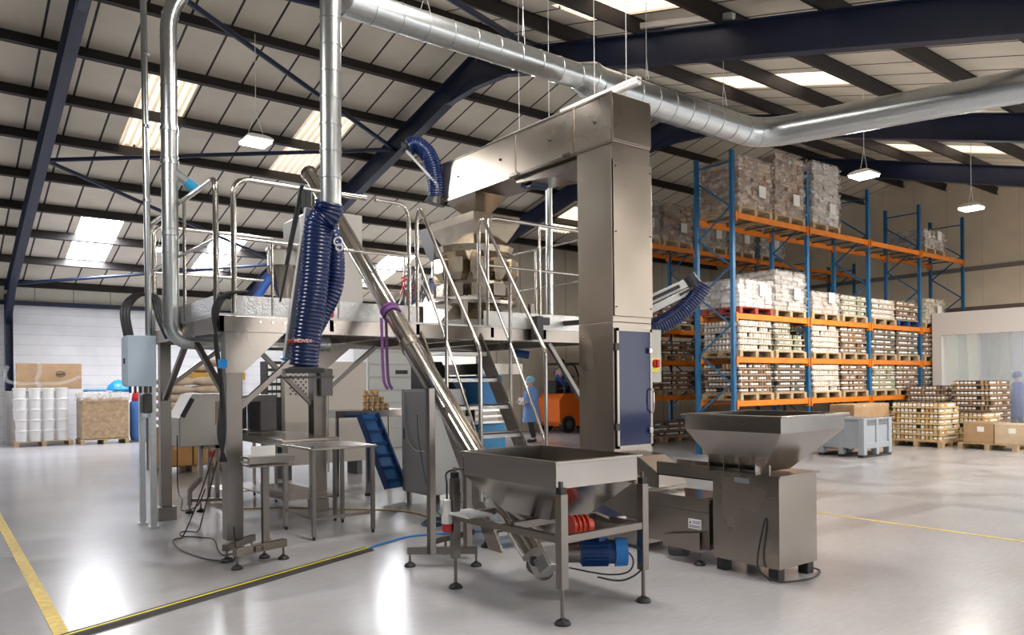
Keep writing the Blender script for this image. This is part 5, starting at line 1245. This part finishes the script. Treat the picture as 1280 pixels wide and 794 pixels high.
def skinned(name, V_, Ed, mats, parent, root=0, sub=2):
    me = bpy.data.meshes.new(name); me.from_pydata([v[:3] for v in V_], Ed, []); me.materials.append(mats)
    o = bpy.data.objects.new(name, me); COL.objects.link(o)
    o.parent = parent
    o.modifiers.new('skin', 'SKIN'); s = o.modifiers.new('sub', 'SUBSURF'); s.levels = sub; s.render_levels = sub
    if not me.skin_vertices:
        bpy.context.view_layer.objects.active = o
    lay = me.skin_vertices[0].data
    for i, v in enumerate(V_):
        lay[i].radius = (v[3], v[4] if len(v) > 4 else v[3]); lay[i].use_root = (i == root)
    for p_ in me.polygons: p_.use_smooth = True
    return o
def person(loc, rz, label, coat, pose='stand', cap=cap_m, hold=True, legs=None):
    t = thing('person', loc, label, 'person'); t.rotation_euler = (0, 0, rz)
    with local():
        # faces +Y; built in metres, feet at z=0
        if pose == 'stand':
            hz = .90
            V_ = [(0, 0, .92, .13, .11), (0, 0, 1.12, .135, .10), (0, .0, 1.33, .155, .10), (0, -.01, 1.46, .06, .06), (0, .01, 1.53, .052),
                  (-.20, 0, 1.41, .052), (-.26, .03, 1.14, .042), (-.16, .26, 1.08, .034), (.20, 0, 1.41, .052), (.26, .03, 1.14, .042), (.10, .28, 1.10, .034),
                  (-.10, 0, .86, .085), (-.11, .10, .50, .062), (-.11, .0, .10, .045), (-.11, .13, .045, .036), (.10, 0, .86, .085), (.11, -.02, .48, .062), (.12, -.16, .10, .045), (.12, -.04, .045, .036)]
            head = Vector((0, .03, 1.63))
        else:
            V_ = [(0, 0, .10, .15, .13), (0, .0, .30, .14, .11), (0, .03, .50, .16, .11), (0, .05, .62, .06), (0, .06, .68, .052),
                  (-.21, .04, .57, .055), (-.27, .15, .33, .044), (-.13, .46, .36, .035), (.21, .04, .57, .055), (.27, .15, .33, .044), (.13, .46, .36, .035),
                  (-.11, .05, .10, .09), (-.13, .46, .13, .07), (-.13, .55, -.28, .05), (-.13, .68, -.32, .04), (.11, .05, .10, .09), (.13, .46, .13, .07), (.13, .55, -.28, .05), (.13, .68, -.32, .04)]
            head = Vector((0, .09, .79))
        Ed = [(0, 1), (1, 2), (2, 3), (3, 4), (2, 5), (5, 6), (6, 7), (2, 8), (8, 9), (9, 10), (0, 11), (11, 12), (12, 13), (13, 14), (0, 15), (15, 16), (16, 17), (17, 18)]
        # hands: palm and fingers
        for wri, sx in ((7, 1), (10, -1)):
            w_ = Vector(V_[wri][:3]); b = len(V_); V_.append((w_.x + sx * .02, w_.y + .05, w_.z, .028, .016)); Ed.append((wri, b))
            for f in range(4):
                n = len(V_); V_.append((w_.x + sx * .02 + (f - 1.5) * .018, w_.y + .10, w_.z - .005, .009)); V_.append((w_.x + sx * .02 + (f - 1.5) * .018, w_.y + .12 + .006 * (1.5 - abs(f - 1.5)), w_.z - .035, .008)); Ed += [(b, n), (n, n + 1)]
            n = len(V_); V_.append((w_.x + sx * .06, w_.y + .06, w_.z + .02, .010)); Ed.append((b, n))
        # head joined on the neck
        n = len(V_); V_.append((head.x, head.y - .01, head.z - .03, .078, .085)); V_.append((head.x, head.y, head.z + .06, .080, .09)); Ed += [(4, n), (n, n + 1)]
        n2 = len(V_); V_.append((head.x, head.y + .095, head.z - .01, .014)); Ed.append((n, n2))
        body = skinned('body', V_, Ed, skin_m, t)
        # clothing
        cv = [v for v in V_[:19]]
        if pose == 'stand':
            rows_ = [(.09, .085, 1.50), (.17, .13, 1.46), (.25, .16, 1.38), (.245, .175, 1.2), (.22, .17, 1.05), (.25, .20, .85), (.28, .25, .58), (.28, .26, .55)]
            mb = MB(); vs = []; fs = []; N_ = 20
            for a, b, z in rows_:
                for q in range(N_): an = 2 * PI * q / N_; vs.append((a * math.cos(an) * (1 + .03 * math.sin(5 * an)), b * math.sin(an), z))
            for r in range(len(rows_) - 1):
                for q in range(N_): fs.append((r * N_ + q, r * N_ + (q + 1) % N_, (r + 1) * N_ + (q + 1) % N_, (r + 1) * N_ + q))
            fs.append(tuple(range(N_))); mb.add(vs, fs); mb.build('coat', coat, t, smooth=True, auto=80)
            tr = [(x, y, z, r + .018) for x, y, z, r in [(v[0], v[1], v[2], v[3]) for v in (V_[11], V_[12], V_[13])]] + [(x, y, z, r + .018) for x, y, z, r in [(v[0], v[1], v[2], v[3]) for v in (V_[15], V_[16], V_[17])]]
            skinned('trousers', [(0, 0, .93, .13)] + tr, [(0, 1), (1, 2), (2, 3), (0, 4), (4, 5), (5, 6)], mat('trouser_dark', (.03, .03, .04), .8), t)
            for q in (14, 18):
                v = V_[q]; MB().box(v[0] - .045, v[0] + .045, v[1] - .17, v[1] + .07, 0, .085).build('shoe', black_m, t, bevel=.03)
        else:
            skinned('overalls', [(0, 0, .10, .17, .15), (0, .0, .30, .16, .13), (0, .03, .50, .18, .13)] + [(v[0], v[1], v[2], v[3] + .015) for v in (V_[11], V_[12], V_[13], V_[15], V_[16], V_[17])], [(0, 1), (1, 2), (0, 3), (3, 4), (4, 5), (0, 6), (6, 7), (7, 8)], coat, t)
        for s, ids in ((-1, (5, 6, 7)), (1, (8, 9, 10))):
            q = [V_[i] for i in ids]; e = Vector(q[1][:3]).lerp(Vector(q[2][:3]), .85)
            skinned('sleeve', [(q[0][0] * .6, q[0][1], q[0][2] + .0, .075), (q[0][0], q[0][1], q[0][2], q[0][3] + .035), (q[1][0], q[1][1], q[1][2], q[1][3] + .035), (e.x, e.y, e.z, .058)], [(0, 1), (1, 2), (2, 3)], coat, t)
        Mc = Matrix.Rotation(math.radians(-12), 3, 'X')
        MB().lathe([(.108, -.02), (.122, .02), (.120, .07), (.09, .12), (.04, .14), (.01, .145)], c=(head.x, head.y - .015, head.z + .01), n=16, M=Mc).build('cap', cap, t, smooth=True)
        mb = MB()
        for sx in (-1, 1): mb.lathe([(.012, -.005), (.008, .004)], c=(sx * .03, head.y + .082, head.z + .01), n=8, M=Matrix.Rotation(PI / 2, 3, 'X'))
        mb.build('eyes', black_m, t); MB().box(-.022, .022, head.y + .075, head.y + .088, head.z - .055, head.z - .048).build('mouth', mat('lips', (.45, .15, .13), .5), t)
    return t
pw = person((12.9, 15.9, 0), math.radians(80), 'person in blue lab coat and hairnet standing and reading white papers beside the forklift', coat_b)
with local():
    pp = MB().box(-.14, .14, .30, .32, 1.02, 1.2).build('white_papers', white_p); 
pp.location = (12.9, 15.9, 0); pp.rotation_euler = (0, 0, math.radians(80)); tag(pp, 'white papers held by the standing person in the lab coat', 'papers')
person((fx + .30, fy - .05, 1.42), math.radians(-90), 'person in dark blue overalls and dark cap sitting at the forklift wheel', coat_d, 'sit', black_m)
person((23.7, 8.02, 0), math.radians(10), 'person in blue overalls and cap standing inside the cold room behind the strip curtain', coat_d, 'stand', mat('blue_cap', (.03, .08, .25), .8))
bs = thing('blue_crate_stack', (23.1, 8.5, 0), 'stack of blue crates inside the cold room beside the person', 'crate stack')
for k in range(6): MB().box(22.9, 23.3, 8.3, 8.66, k * .25, k * .25 + .24).build('crate', mat('crate_blue', (.05, .12, .40), .5), bs, bevel=.02)
